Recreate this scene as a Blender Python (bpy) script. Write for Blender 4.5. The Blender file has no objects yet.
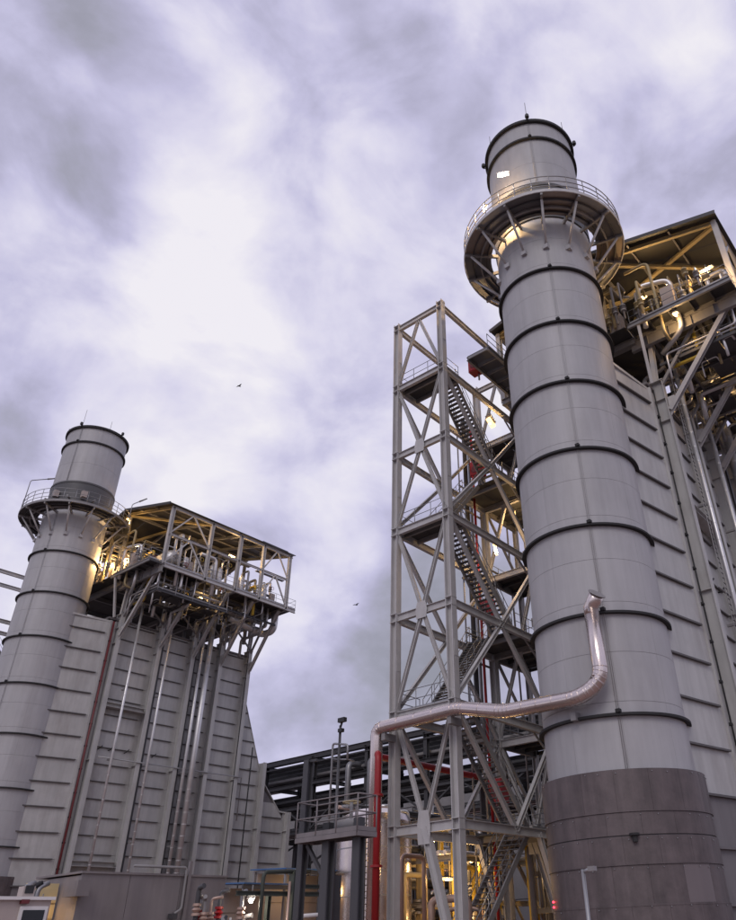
import bpy, bmesh, math, random
from mathutils import Vector, Matrix
R = math.radians
rng = random.Random(7)
scene = bpy.context.scene
COL = scene.collection

# ------------------------------------------------------------------ camera
PITCH, ROLL, HEAD, CAMZ = R(33.38), R(-2.45), R(35.98), 1.7
fw = Vector((math.cos(HEAD)*math.cos(PITCH), math.sin(HEAD)*math.cos(PITCH), math.sin(PITCH)))
rt0 = Vector((math.sin(HEAD), -math.cos(HEAD), 0)); up0 = rt0.cross(fw)
rt = rt0*math.cos(ROLL)+up0*math.sin(ROLL); up = -rt0*math.sin(ROLL)+up0*math.cos(ROLL)
cd = bpy.data.cameras.new('camera'); cam = bpy.data.objects.new('camera', cd); COL.objects.link(cam)
mw = Matrix((rt, up, -fw)).transposed().to_4x4(); mw.translation = (0, 0, CAMZ); cam.matrix_world = mw
cd.sensor_fit = 'VERTICAL'; cd.sensor_height = 36; cd.lens = 733.6/920*36
cd.shift_x = -(454.2-368)/920; cd.shift_y = -(460-449.5)/920
cd.clip_start = .1; cd.clip_end = 6000
scene.camera = cam
scene.render.resolution_x, scene.render.resolution_y = 819, 1024

# ------------------------------------------------------------------ sky (broken dusk overcast)
SUN_EL, SUN_AZ = R(38), R(205)     # direction towards the sun, from +X axis
world = bpy.data.worlds.new('World'); scene.world = world; world.use_nodes = True
nt = world.node_tree; nt.nodes.clear()
def N(t, tree=None, **kw):
    n = (tree or nt).nodes.new(t)
    for k, v in kw.items(): setattr(n, k, v)
    return n
def math_node(tree, op, a, b=None):
    m = N('ShaderNodeMath', tree, operation=op)
    for i, x in enumerate((a, b)):
        if x is None: continue
        if hasattr(x, 'links'): tree.links.new(x, m.inputs[i])
        else: m.inputs[i].default_value = x
    return m.outputs[0]
L = nt.links.new
tc = N('ShaderNodeTexCoord'); sep = N('ShaderNodeSeparateXYZ'); L(tc.outputs['Generated'], sep.inputs[0])
CLOUD_SEED = (54.18, 55.80, 52.665)
def cloud_noise(scale, detail, rough, dist, off, flat=1.5):
    mp = N('ShaderNodeMapping'); L(tc.outputs['Generated'], mp.inputs['Vector']); mp.inputs['Location'].default_value = off
    mp.inputs['Scale'].default_value = (1, 1, flat)
    n = N('ShaderNodeTexNoise'); L(mp.outputs[0], n.inputs['Vector'])
    n.inputs['Scale'].default_value = scale; n.inputs['Detail'].default_value = detail
    n.inputs['Roughness'].default_value = rough; n.inputs['Distortion'].default_value = dist
    return n.outputs['Fac']
big = cloud_noise(1.9, 2, .5, .2, CLOUD_SEED, 1.25)
med = cloud_noise(5.0, 7, .52, .3, (CLOUD_SEED[0]+9, CLOUD_SEED[1], CLOUD_SEED[2]+2), 1.35)
fine = cloud_noise(11, 6, .5, .2, (CLOUD_SEED[0]+4, CLOUD_SEED[1]+5, CLOUD_SEED[2]), 1.6)
mixv = math_node(nt, 'ADD', math_node(nt, 'MULTIPLY', big, .47), math_node(nt, 'ADD', math_node(nt, 'MULTIPLY', med, .40), math_node(nt, 'MULTIPLY', fine, .13)))
ramp = N('ShaderNodeValToRGB'); L(mixv, ramp.inputs[0])
cr = ramp.color_ramp; cr.elements[0].position = .37; cr.elements[0].color = (.31, .31, .37, 1)
cr.elements[1].position = .61; cr.elements[1].color = (.94, .91, .97, 1)
for p, c in ((.42, (.39, .385, .48)), (.46, (.48, .465, .63)), (.50, (.60, .58, .79)), (.545, (.76, .735, .90))):
    e = cr.elements.new(p); e.color = (*c, 1)
nis = N('ShaderNodeTexSky'); nis.sky_type = 'NISHITA'; nis.sun_disc = False
nis.sun_elevation = SUN_EL; nis.sun_rotation = R(90)-SUN_AZ
sc_ = N('ShaderNodeVectorMath', operation='SCALE'); L(nis.outputs[0], sc_.inputs[0]); sc_.inputs['Scale'].default_value = .07
mx = N('ShaderNodeMix', data_type='RGBA'); mx.inputs[0].default_value = .92
L(sc_.outputs[0], mx.inputs[6]); L(ramp.outputs[0], mx.inputs[7])
bg = N('ShaderNodeBackground'); L(mx.outputs[2], bg.inputs[0]); bg.inputs[1].default_value = 1.0
wo = N('ShaderNodeOutputWorld'); L(bg.outputs[0], wo.inputs[0])

sd = bpy.data.lights.new('sun', 'SUN'); sd.energy = .85; sd.angle = R(25); sd.color = (1, .93, .88)
sun = bpy.data.objects.new('sun', sd); COL.objects.link(sun)
to_sun = Vector((math.cos(SUN_EL)*math.cos(SUN_AZ), math.cos(SUN_EL)*math.sin(SUN_AZ), math.sin(SUN_EL)))
sun.rotation_euler = to_sun.to_track_quat('Z', 'Y').to_euler(); sun.location = (0, 0, 120)

vs = scene.view_settings; vs.view_transform = 'Standard'; vs.look = 'None'; vs.exposure = 0.0; vs.gamma = 1
vs.use_curve_mapping = False
scene.cycles.use_denoising = True
scene.cycles.max_bounces = 6; scene.cycles.diffuse_bounces = 3; scene.cycles.glossy_bounces = 3
scene.cycles.sample_clamp_indirect = 4

# ------------------------------------------------------------------ materials
MATS = {}
def mat(name, base, rough=.5, metal=0., var=.10, streak=.12, rnd=.04, scale=1.2, bump=.0, dirt=None, dirt_amt=.0, emit=None, bumpscale=12, trans=0):
    m = bpy.data.materials.new(name); m.use_nodes = True; t = m.node_tree; t.nodes.clear()
    out = N('ShaderNodeOutputMaterial', t); b = N('ShaderNodeBsdfPrincipled', t); t.links.new(b.outputs[0], out.inputs[0])
    b.inputs['Metallic'].default_value = metal; b.inputs['Roughness'].default_value = rough
    geo = N('ShaderNodeNewGeometry', t)
    def noise(sc, det, vec=None, scl=(1, 1, 1)):
        mp = N('ShaderNodeMapping', t); t.links.new(geo.outputs['Position'], mp.inputs['Vector']); mp.inputs['Scale'].default_value = scl
        n = N('ShaderNodeTexNoise', t); t.links.new(mp.outputs[0], n.inputs['Vector'])
        n.inputs['Scale'].default_value = sc; n.inputs['Detail'].default_value = det; n.inputs['Roughness'].default_value = .6
        return n.outputs['Fac']
    n1 = noise(scale, 6); n2 = noise(2.2, 4, scl=(1, 1, .07))
    f = math_node(t, 'ADD', math_node(t, 'MULTIPLY', math_node(t, 'SUBTRACT', n1, .5), var*2), math_node(t, 'MULTIPLY', math_node(t, 'SUBTRACT', n2, .5), streak*2))
    oi = N('ShaderNodeObjectInfo', t)
    f = math_node(t, 'ADD', f, math_node(t, 'MULTIPLY', math_node(t, 'SUBTRACT', oi.outputs['Random'], .5), rnd*2))
    f = math_node(t, 'ADD', f, 1.0)
    v = N('ShaderNodeVectorMath', t, operation='SCALE'); v.inputs[0].default_value = base; t.links.new(f, v.inputs['Scale'])
    colr = v.outputs[0]
    if dirt:
        mxx = N('ShaderNodeMix', t, data_type='RGBA'); d = noise(.9, 8, scl=(1, 1, .35))
        rp = N('ShaderNodeMapRange', t); t.links.new(d, rp.inputs[0]); rp.inputs[1].default_value = .50; rp.inputs[2].default_value = .72; rp.inputs[4].default_value = dirt_amt
        t.links.new(rp.outputs[0], mxx.inputs[0]); t.links.new(colr, mxx.inputs[6]); mxx.inputs[7].default_value = (*dirt, 1); colr = mxx.outputs[2]
    t.links.new(colr, b.inputs['Base Color'])
    rr = math_node(t, 'ADD', math_node(t, 'MULTIPLY', math_node(t, 'SUBTRACT', n1, .5), .3), rough); t.links.new(rr, b.inputs['Roughness'])
    if bump:
        bn = N('ShaderNodeBump', t); bn.inputs['Strength'].default_value = bump; bn.inputs['Distance'].default_value = .05
        t.links.new(noise(bumpscale, 4), bn.inputs['Height']); t.links.new(bn.outputs[0], b.inputs['Normal'])
    if emit:
        b.inputs['Emission Color'].default_value = (*emit[0], 1); b.inputs['Emission Strength'].default_value = emit[1]
    MATS[name] = m; return m
mat('shell', (.385, .382, .392), .58, .08, .16, .18, .012, .45, dirt=(.30, .29, .295), dirt_amt=.4)
mat('seam', (.29, .285, .29), .6)
mat('ring', (.024, .024, .026), .8, 0, .15, .1)
mat('band', (.075, .075, .08), .55, 0, .1, .1, dirt=(.05, .047, .045), dirt_amt=.4)
mat('lagging', (.118, .097, .098), .55, .25, .45, .5, .07, 2.2, bump=.15, bumpscale=5, dirt=(.066, .056, .056), dirt_amt=.6)
mat('lagging_new', (.17, .145, .148), .5, .2, .1, .1)
mat('casing', (.42, .418, .41), .5, .05, .16, .24, .04, .8, dirt=(.27, .25, .24), dirt_amt=.5)
mat('rib', (.085, .08, .08), .55, 0, .1, .12)
mat('casing_dark', (.15, .14, .145), .6, 0, .1, .2, .1, dirt=(.09, .08, .08), dirt_amt=.5)
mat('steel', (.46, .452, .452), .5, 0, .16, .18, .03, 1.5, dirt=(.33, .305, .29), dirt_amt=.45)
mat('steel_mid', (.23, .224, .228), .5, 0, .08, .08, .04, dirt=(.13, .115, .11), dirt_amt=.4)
mat('dark_steel', (.06, .06, .066), .55, 0, .15, .1, .1)
mat('grating', (.05, .05, .052), .7, 0, .2, 0, .08)
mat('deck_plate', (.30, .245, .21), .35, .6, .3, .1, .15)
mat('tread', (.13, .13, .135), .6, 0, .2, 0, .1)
mat('galv', (.30, .30, .31), .42, .6, .12, .05, .05)
mat('aluminium', (.62, .615, .62), .40, .6, .06, .05, .04, 1.0, bump=.05, bumpscale=3)
mat('pipe_clad', (.66, .58, .55), .26, .95, .08, .05, .04, 1.0, bump=.015, bumpscale=3)
mat('red', (.29, .010, .013), .45, 0, .12, .08, .05)
mat('dark_red', (.13, .02, .024), .5, 0, .12, .08, .05)
mat('yellow', (.62, .43, .06), .5, 0, .12, .1, .05)
mat('ochre', (.36, .29, .16), .6, 0, .12, .12, .06)  # mostly for steel with warm lamplight put into the colour
mat('copper_pipe', (.46, .33, .27), .45, .4, .12, .05, .05)
mat('black', (.02, .02, .022), .5, 0, .2)
mat('cabin', (.40, .34, .31), .6, 0, .06, .1)
mat('enclosure', (.20, .18, .182), .55, 0, .18, .25, .02, .7, dirt=(.13, .112, .11), dirt_amt=.5)
mat('trim', (.70, .68, .66), .5)
mat('glass', (.015, .017, .02), .08, 0, .1, 0)
mat('blue', (.03, .11, .27), .45, 0, .12, .1, .06)
mat('green_black', (.045, .055, .045), .55, 0, .2, .1, .1)
mat('ground', (.21, .155, .135), .9, 0, .25, 0, 0, .6, bump=.4, bumpscale=6)  # out of view, reddened for pinkish bounce on the lower steel
mat('red_paving', (.27, .18, .155), .85, 0, .12, .0, 0, .8, bump=.2)  # unseen paving, red-brown tint added to bounce pink light upward
mat('roof_sheet', (.038, .037, .038), .5, .1, .1, .1, .05)
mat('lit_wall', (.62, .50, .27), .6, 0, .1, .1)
mat('lamp_warm', (1, .8, .5), .4, emit=((1, .58, .20), 3.2))
mat('lamp_white', (1, .97, .93), .4, emit=((1, .88, .74), 2.6))
mat('led_red', (.8, .02, .03), .4, emit=((1, .03, .06), 6))
mat('bird', (.05, .05, .055), .7)

# ------------------------------------------------------------------ mesh helpers
def jit(): return rng.uniform(-.0025, .0025)
class MB:
    def __init__(s): s.v = []; s.f = []; s.sm = []
    def add(s, vs_, fs, smooth=False):
        b = len(s.v); s.v += [tuple(x) for x in vs_]; s.f += [tuple(i+b for i in f) for f in fs]
        s.sm += [smooth]*len(fs) if isinstance(smooth, bool) else smooth
        return s
    def box(s, c, d):
        x, y, z = c; a, b, h = d[0]/2, d[1]/2, d[2]/2
        vs_ = [(x+i*a, y+j*b, z+k*h) for k in (-1, 1) for j in (-1, 1) for i in (-1, 1)]
        return s.add(vs_, [(0, 2, 3, 1), (4, 5, 7, 6), (0, 1, 5, 4), (2, 6, 7, 3), (0, 4, 6, 2), (1, 3, 7, 5)])
    def prism(s, p0, p1, prof, upv=(0, 0, 1)):
        p0, p1 = Vector(p0), Vector(p1); d = (p1-p0).normalized(); u = Vector(upv)
        if abs(d.dot(u)) > .98: u = Vector((0, 1, 0)) if abs(d.y) < .9 else Vector((1, 0, 0))
        sd_ = d.cross(u).normalized(); uu = sd_.cross(d)
        n = len(prof); vs_ = [p+sd_*a+uu*b for p in (p0, p1) for a, b in prof]
        fs = [(i, (i+1) % n, n+(i+1) % n, n+i) for i in range(n)]+[tuple(range(n-1, -1, -1)), tuple(range(n, 2*n))]
        return s.add(vs_, fs)
    def beam(s, p0, p1, w, h, upv=(0, 0, 1)):
        w = w/2+jit(); h = h/2+jit()
        return s.prism(p0, p1, [(-w, -h), (w, -h), (w, h), (-w, h)], upv)
    def hbeam(s, p0, p1, d, b, tf=.03, tw=.02, upv=(0, 0, 1)):
        d = d/2+jit(); b = b/2+jit(); t = d-tf; w = tw/2
        return s.prism(p0, p1, [(-b, -d), (b, -d), (b, -t), (w, -t), (w, t), (b, t), (b, d), (-b, d), (-b, t), (-w, t), (-w, -t), (-b, -t)], upv)
    def tube(s, pts, r, n=10, caps=True):
        pts = [Vector(p) for p in pts]; m = len(pts)
        rr = r if isinstance(r, (list, tuple)) else [r]*m
        tan = [(pts[min(i+1, m-1)]-pts[max(i-1, 0)]).normalized() for i in range(m)]
        u = Vector((0, 0, 1)) if abs(tan[0].z) < .9 else Vector((1, 0, 0))
        nrm = (u-tan[0]*u.dot(tan[0])).normalized(); vs_ = []
        for i in range(m):
            nrm = (nrm-tan[i]*nrm.dot(tan[i])).normalized(); bi = tan[i].cross(nrm)
            k = 1.0
            if 0 < i < m-1:
                c = tan[i].dot((pts[i+1]-pts[i]).normalized()); k = 1/max(c, .6)
            for j in range(n):
                a = 2*math.pi*j/n; vs_.append(pts[i]+(nrm*math.cos(a)+bi*math.sin(a))*rr[i])
        fs = [(i*n+j, i*n+(j+1) % n, (i+1)*n+(j+1) % n, (i+1)*n+j) for i in range(m-1) for j in range(n)]
        sm = [True]*len(fs)
        if caps: fs += [tuple(range(n-1, -1, -1)), tuple(range((m-1)*n, m*n))]; sm += [False, False]
        return s.add(vs_, fs, sm)
    def lathe(s, c, prof, n=48, a0=0, a1=360, closed=True):
        full = abs(a1-a0) >= 359.9; cx, cy, cz = c; k = n if full else n+1
        segs = list(zip(prof, prof[1:]+prof[:1])) if closed else list(zip(prof, prof[1:]))
        for (r0, z0), (r1, z1) in segs:
            vs_ = []
            for i in range(k):
                a = R(a0+(a1-a0)*i/n)
                vs_ += [(cx+r0*math.cos(a), cy+r0*math.sin(a), cz+z0), (cx+r1*math.cos(a), cy+r1*math.sin(a), cz+z1)]
            fs = [(2*i, 2*((i+1) % k), 2*((i+1) % k)+1, 2*i+1) for i in range(n)]
            s.add(vs_, fs, True)
        if not full and closed:
            for a in (a0, a1):
                ca, sa = math.cos(R(a)), math.sin(R(a))
                s.add([(cx+r*ca, cy+r*sa, cz+z) for r, z in prof], [tuple(range(len(prof)))])
        return s
    def poly_slab(s, pts, nvec):
        n = len(pts); o = Vector(nvec); q = [Vector(p) for p in pts]
        return s.add(q+[p+o for p in q], [tuple(range(n)), tuple(range(2*n-1, n-1, -1))]+[(i, n+i, n+(i+1) % n, (i+1) % n) for i in range(n)])
def bend(pts, rad=.5, seg=5):
    pts = [Vector(p) for p in pts]; out = [pts[0]]
    for i in range(1, len(pts)-1):
        a, b, c = pts[i-1], pts[i], pts[i+1]; d0 = (a-b); d1 = (c-b)
        r = min(rad, d0.length*.49, d1.length*.49); p0 = b+d0.normalized()*r; p1 = b+d1.normalized()*r
        for k in range(seg+1):
            t = k/seg; out.append(p0*(1-t)**2+b*2*t*(1-t)+p1*t*t)
    out.append(pts[-1]); return out
def wloc(o):
    v = Vector((0, 0, 0))
    while o: v += o.location; o = o.parent
    return v
def obj(name, mb, m, parent=None, kind=None, label=None, cat=None, group=None):
    me = bpy.data.meshes.new(name); base = wloc(parent)
    vv = [Vector(v) for v in mb.v]
    lo = Vector([min(v[i] for v in vv) for i in range(3)]); hi = Vector([max(v[i] for v in vv) for i in range(3)])
    org = Vector(((lo.x+hi.x)/2, (lo.y+hi.y)/2, lo.z))
    me.from_pydata([v-org for v in vv], [], mb.f); me.polygons.foreach_set('use_smooth', mb.sm)
    me.materials.append(MATS[m])
    bm = bmesh.new(); bm.from_mesh(me); bmesh.ops.recalc_face_normals(bm, faces=bm.faces); bm.to_mesh(me); bm.free()
    o = bpy.data.objects.new(name, me); COL.objects.link(o); o.parent = parent; o.location = org-base
    if kind: o['kind'] = kind
    if label: o['label'] = label
    if cat: o['category'] = cat
    if group: o['group'] = group
    return o
CACHE = {}
def boxo(name, c, d, m, parent):
    key = (round(d[0], 3), round(d[1], 3), round(d[2], 3), m)
    if key not in CACHE:
        o = obj(name, MB().box((0, 0, d[2]/2), d), m); CACHE[key] = o.data; bpy.data.objects.remove(o)
    o = bpy.data.objects.new(name, CACHE[key]); COL.objects.link(o); o.parent = parent
    o.location = Vector((c[0], c[1], c[2]-d[2]/2))-wloc(parent); return o
def meshcopy(name, me, parent, loc_world, rz=0):
    o = bpy.data.objects.new(name, me); COL.objects.link(o); o.parent = parent
    o.location = Vector(loc_world)-wloc(parent); o.rotation_euler = (0, 0, rz); return o
def thing(name, label, cat, loc, group=None):
    o = bpy.data.objects.new(name, None); COL.objects.link(o); o.location = loc; o.empty_display_size = .5
    o['label'] = label; o['category'] = cat
    if group: o['group'] = group
    return o
def B(name, p0, p1, w, h, m, parent, upv=(0, 0, 1)): return obj(name, MB().beam(p0, p1, w, h, upv), m, parent)
def H(name, p0, p1, d, b, m, parent, upv=(0, 0, 1), tf=.03, tw=.02): return obj(name, MB().hbeam(p0, p1, d, b, tf, tw, upv), m, parent)
def T(name, pts, r, m, parent, n=10): return obj(name, MB().tube(pts, r, n), m, parent)
def handrail(pts, parent, h=1.1, sp=1.5, r=.024, m='galv', closed=False, name='handrail', n=6, rails=(1, .52)):
    mb = MB(); P = [Vector(p) for p in pts]
    if closed: P = P+[P[0]]
    for f in rails: mb.tube([p+Vector((0, 0, h*f)) for p in P], r, n)
    for a, b in zip(P, P[1:]):
        k = max(1, round((b-a).length/sp))
        for i in range(k): q = a.lerp(b, i/k); mb.tube([q-Vector((0, 0, .05)), q+Vector((0, 0, h))], r, n)
    if not closed: mb.tube([P[-1]-Vector((0, 0, .05)), P[-1]+Vector((0, 0, h))], r, n)
    # toe board
    for a, b in zip(P, P[1:]): mb.beam(a+Vector((0, 0, .08)), b+Vector((0, 0, .08)), .012, .14)
    return obj(name, mb, m, parent)
def lamp(label, pos, axis, length, power, warm=True, radius=.07, group='lit lamps on the steelwork', col=None):
    """a real luminaire: housing, lit tube, bracket, and its own light"""
    p = Vector(pos); a = Vector(axis).normalized()*length/2
    t = thing('work_lamp', label, 'lamp', p, group)
    obj('lamp_tube', MB().tube([p-a, p+a], radius, 10), 'lamp_warm' if warm else 'lamp_white', t)
    h = MB().beam(p-a*1.1+Vector((0, 0, radius*1.5)), p+a*1.1+Vector((0, 0, radius*1.5)), radius*2.6, radius*.9)
    obj('lamp_housing', h, 'steel_mid', t)
    obj('reflector', MB().beam(p-a*1.02+Vector((0, 0, radius*1.02)), p+a*1.02+Vector((0, 0, radius*1.02)), radius*3.4, .015), 'trim', t)
    T('bracket', [p+Vector((0, 0, radius*1.6)), p+Vector((0, 0, .45))], .025, 'steel_mid', t, 6)
    ld = bpy.data.lights.new('lamp_light', 'POINT'); ld.energy = power; ld.shadow_soft_size = .15
    ld.color = col or ((1, .62, .26) if warm else (1, .86, .70))
    lo = bpy.data.objects.new('lamp_light', ld); COL.objects.link(lo); lo.parent = t; lo.location = (0, 0, -.22)
    return t

# ------------------------------------------------------------------ ground
g = obj('ground', MB().add([(-1500, -1500, 0), (1500, -1500, 0), (1500, 1500, 0), (-1500, 1500, 0)], [(0, 1, 2, 3)]), 'ground', kind='structure')
p = obj('pavement', MB().box((42, 46, .06), (84, 130, .12)), 'red_paving', kind='structure')
for nm, x0, x1 in (('road', -22, -3),):
    obj(nm, MB().add([(x0, -200, .006), (x1, -200, .006), (x1, 240, .006), (x0, 240, .006)], [(0, 1, 2, 3)]), 'casing_dark', kind='structure')

# ------------------------------------------------------------------ exhaust stack
RINGS = [9.1+4.45*k for k in range(7)]
def arc_mesh(key, r, h, deg, m, seg=8, th=.03, gap=.007):
    if key in CACHE: return CACHE[key]
    g2 = math.degrees(gap/r); mb = MB()
    a0, a1 = -deg/2+g2/2, deg/2-g2/2; vs_ = []; nor = []
    for i in range(seg+1):
        a = R(a0+(a1-a0)*i/seg); c, s_ = math.cos(a), math.sin(a)
        vs_ += [(r*c, r*s_, gap), (r*c, r*s_, h-gap), ((r-th)*c, (r-th)*s_, gap), ((r-th)*c, (r-th)*s_, h-gap)]
    fs = []; sm = []
    for i in range(seg):
        b = 4*i; fs += [(b, b+4, b+5, b+1), (b+1, b+5, b+7, b+3), (b+2, b+6, b+4, b)]; sm += [True, False, False]
    fs += [(0, 1, 3, 2), (4*seg, 4*seg+2, 4*seg+3, 4*seg+1)]; sm += [False, False]
    me = bpy.data.meshes.new(key); me.from_pydata(vs_, [], fs); me.polygons.foreach_set('use_smooth', sm); me.materials.append(MATS[m])
    ln = []
    for p_ in me.polygons:
        for li in p_.loop_indices:
            v = me.vertices[me.loops[li].vertex_index].co
            if p_.use_smooth: ln.append(Vector((v.x, v.y, 0)).normalized())
            else: ln.append(p_.normal.copy())
    me.normals_split_custom_set(ln)
    CACHE[key] = me; return me
def exhaust_stack(S, label, lit):
    cx, cy = S; c0 = (cx, cy, 0); t = thing('exhaust_stack', label, 'stack', c0, 'boiler exhaust stacks')
    obj('liner', MB().lathe(c0, [(3.12, 6.5), (3.165, 6.5), (3.165, 51.2), (3.0, 51.25), (3.0, 30)], 64, closed=False), 'seam', t)
    # cladding sheets, two courses between rings
    edges = [6.6]+RINGS+[40.6]
    courses = []
    for a, b in zip(edges, edges[1:]):
        h = b-a
        if h < 3: courses.append((a, h))
        else: courses += [(a, .55), (a+.55, h*.5-.1), (a+.45+h*.5, h*.5-.45)]
    courses += [(44.1, 2.4), (46.5, 2.7), (49.2, 2.05)]
    nsh = 9
    for k, (z, h) in enumerate(courses):
        h = round(h, 3); me = arc_mesh('sheet_%.3f' % h, 3.2, h, 360/nsh, 'shell')
        for i in range(nsh): meshcopy('cladding_sheet', me, t, (cx, cy, z), R(360/nsh*(i+.5)+(0 if k % 3 else 0)+12))
    for z in RINGS: obj('stiffener_ring', MB().lathe((cx, cy, z), [(3.19, -.055), (3.42, -.055), (3.42, .05), (3.19, .05)], 72), 'ring', t)  # near black: shade of the unlit undersides put into the colour
    obj('stiffener_ring', MB().lathe((cx, cy, 49.2), [(3.19, -.08), (3.4, -.08), (3.4, .08), (3.19, .08)], 72), 'ring', t)
    obj('top_rim', MB().lathe((cx, cy, 51.2), [(2.98, -.1), (3.42, -.1), (3.42, .16), (2.98, .16)], 72), 'ring', t)
    obj('damper_band', MB().lathe((cx, cy, 40.7), [(3.2, 0), (3.27, 0), (3.27, 3.2), (3.32, 3.2), (3.32, 3.4), (3.2, 3.4)], 72), 'band', t)
    # conduits and clips
    for a in (-150.6, -149.2):
        x, y = cx+3.24*math.cos(R(a)), cy+3.24*math.sin(R(a)); T('conduit', [(x, y, 7), (x, y, 40)], .014, 'shell', t, 6)
        T('conduit', [(x, y, 44.2), (x, y, 51)], .014, 'shell', t, 6)
    for z in RINGS+[49.2]:
        a = R(-149.9); boxo('clip', (cx+3.4*math.cos(a), cy+3.4*math.sin(a), z+.12), (.2, .2, .14), 'ring', t)
    # gallery
    zf, ro = 40.45, 5.48; n = 14
    for i in range(n):
        a0 = 360/n*i+4; a = R(a0)
        mb = MB().lathe((cx, cy, zf), [(3.62, -.05), (ro-.05, -.05), (ro-.05, 0), (3.62, 0)], 4, a0+.5, a0+360/n-.5)
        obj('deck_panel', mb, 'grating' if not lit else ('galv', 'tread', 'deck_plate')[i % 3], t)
        for rj in (3.95, 4.9): obj('joist', MB().lathe((cx, cy, zf-.14), [(rj-.03, -.07), (rj+.03, -.07), (rj+.03, .07), (rj-.03, .07)], 4, a0, a0+360/n), 'dark_steel', t)
        d = Vector((math.cos(a), math.sin(a), 0)); o = Vector((cx, cy, 0))
        B('bracket_beam', o+d*3.2+Vector((0, 0, zf-.19)), o+d*(ro-.02)+Vector((0, 0, zf-.19)), .14, .26, 'steel_mid', t)
        T('strut', [o+d*3.2+Vector((0, 0, 37.8)), o+d*5.05+Vector((0, 0, zf-.3))], .085, 'steel', t, 8)
        boxo('strut_foot', o+d*3.22+Vector((0, 0, 37.8)), (.34, .34, .34), 'shell', t)
    for rr_, nm in ((4.35, 'ring_beam'),): obj(nm, MB().lathe((cx, cy, zf-.2), [(rr_-.05, -.1), (rr_+.05, -.1), (rr_+.05, .1), (rr_-.05, .1)], 48), 'steel_mid', t)
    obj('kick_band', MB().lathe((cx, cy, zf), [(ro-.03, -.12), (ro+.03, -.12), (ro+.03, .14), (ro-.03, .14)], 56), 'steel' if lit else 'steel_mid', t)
    pts = [(cx+(ro-.05)*math.cos(R(a)), cy+(ro-.05)*math.sin(R(a)), zf) for a in range(0, 360, 6)]
    mb = MB()
    for h in (1.45, .95, .5): mb.tube([Vector(p_)+Vector((0, 0, h)) for p_ in pts+pts[:1]], .032, 6)
    for i in range(0, 60, 2): mb.tube([Vector(pts[i]), Vector(pts[i])+Vector((0, 0, 1.45))], .032, 6)
    obj('handrail', mb, 'galv', t)
    # rods and aircraft lights on the rim
    for a in (-98, 66, 150, -150):
        x, y = cx+3.3*math.cos(R(a)), cy+3.3*math.sin(R(a)); T('lightning_rod', [(x, y, 51.2), (x, y, 52.5 if a != -150 else 53.6)], .022, 'steel_mid', t, 6)
    for a in (118, -73, -150):
        x, y = cx+3.55*math.cos(R(a)), cy+3.55*math.sin(R(a))
        lt = obj('beacon', MB().lathe((x, y, 51.35), [(0, 0), (.14, 0), (.16, .1), (.14, .3), (.06, .36), (0, .36)], 12, closed=False), 'black', t)
        obj('beacon_arm', MB().tube([(cx+3.3*math.cos(R(a)), cy+3.3*math.sin(R(a)), 51.15), (x, y, 51.15), (x, y, 51.36)], .03, 6), 'ring', t)
    # instrument boxes on the gallery
    for a in ((-120, -168, -70) if lit else (-112, -160)):
        x, y = cx+3.55*math.cos(R(a)), cy+3.55*math.sin(R(a)); boxo('instrument_box', (x, y, 42.4), (.5, .5, .75), 'cabin' if not lit else 'steel_mid', t)
    for a in (-135, -95, -175, 160):
        x, y = cx+3.5*math.cos(R(a)), cy+3.5*math.sin(R(a)); T('sample_nozzle', [(cx+3.1*math.cos(R(a)), cy+3.1*math.sin(R(a)), 41.9), (cx+3.95*math.cos(R(a)), cy+3.95*math.sin(R(a)), 41.9)], .1, 'steel_mid', t, 10)
    # lagging skirt
    rows = [(.15, 1.05, 3.5), (1.2, 1.15, 3.53), (2.3, 1.3, 3.5), (3.62, .95, 3.53), (4.6, .8, 3.5), (5.42, 1.53, 3.53)]
    obj('skirt_core', MB().lathe(c0, [(3.44, 0), (3.44, 6.9), (3.1, 6.94)], 64, closed=False), 'casing_dark', t)
    for k, (z, h, r) in enumerate(rows):
        me = arc_mesh('lag_%d' % k, r, h, 22.5, 'lagging', 5, .03, .008)
        me2 = arc_mesh('lagn_%d' % k, r, h, 22.5, 'lagging_new', 5, .03, .008)
        for i in range(16):
            ang = 22.5*i+(9 if k % 2 else 0)
            meshcopy('lagging_sheet', me2 if (k == 2 and i == 11) else me, t, (cx, cy, z), R(ang))
    mb = MB()
    for z, h, r in rows:
        for i in range(32):
            if rng.random() < .75:
                a = R(11.25*i+rng.uniform(-2, 2)); x, y = cx+(r+.02)*math.cos(a), cy+(r+.02)*math.sin(a)
                mb.lathe((x, y, z+h-.12+rng.uniform(-.03, .03)), [(0, -.03), (.022, -.012), (.022, .012), (0, .03)], 5, closed=False)
    obj('screw_heads', mb, 'galv', t, kind='stuff')
    for z in (2.3, 3.62, 5.42): obj('skirt_band', MB().lathe((cx, cy, z), [(3.5, -.02), (3.545, -.02), (3.545, .02), (3.5, .02)], 64), 'lagging', t)
    a = R(-152); x, y = cx+3.62*math.cos(a), cy+3.62*math.sin(a)
    nz = obj('nozzle', MB().lathe((x, y, 4.35), [(0, 0), (.1, 0), (.1, .22), (.19, .22), (.19, .3), (0, .3)], 12, closed=False), 'ring', t)
    return t
S1, S2 = (32.4, 15.2), (32.5, 75.2)
st1 = exhaust_stack(S1, 'near tall grey exhaust stack with dark stiffener rings and brownish lagged base', True)
st2 = exhaust_stack(S2, 'far grey exhaust stack at left with pale instrument box on its round gallery', False)
# two red indicator dots on the near skirt
a = R(134); 
for z in (2.42, 2.6):
    obj('indicator_light', MB().lathe((S1[0]+3.57*math.cos(a), S1[1]+3.57*math.sin(a), z), [(0, -.04), (.045, -.02), (.045, .02), (0, .04)], 10, closed=False), 'led_red', st1)

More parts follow.
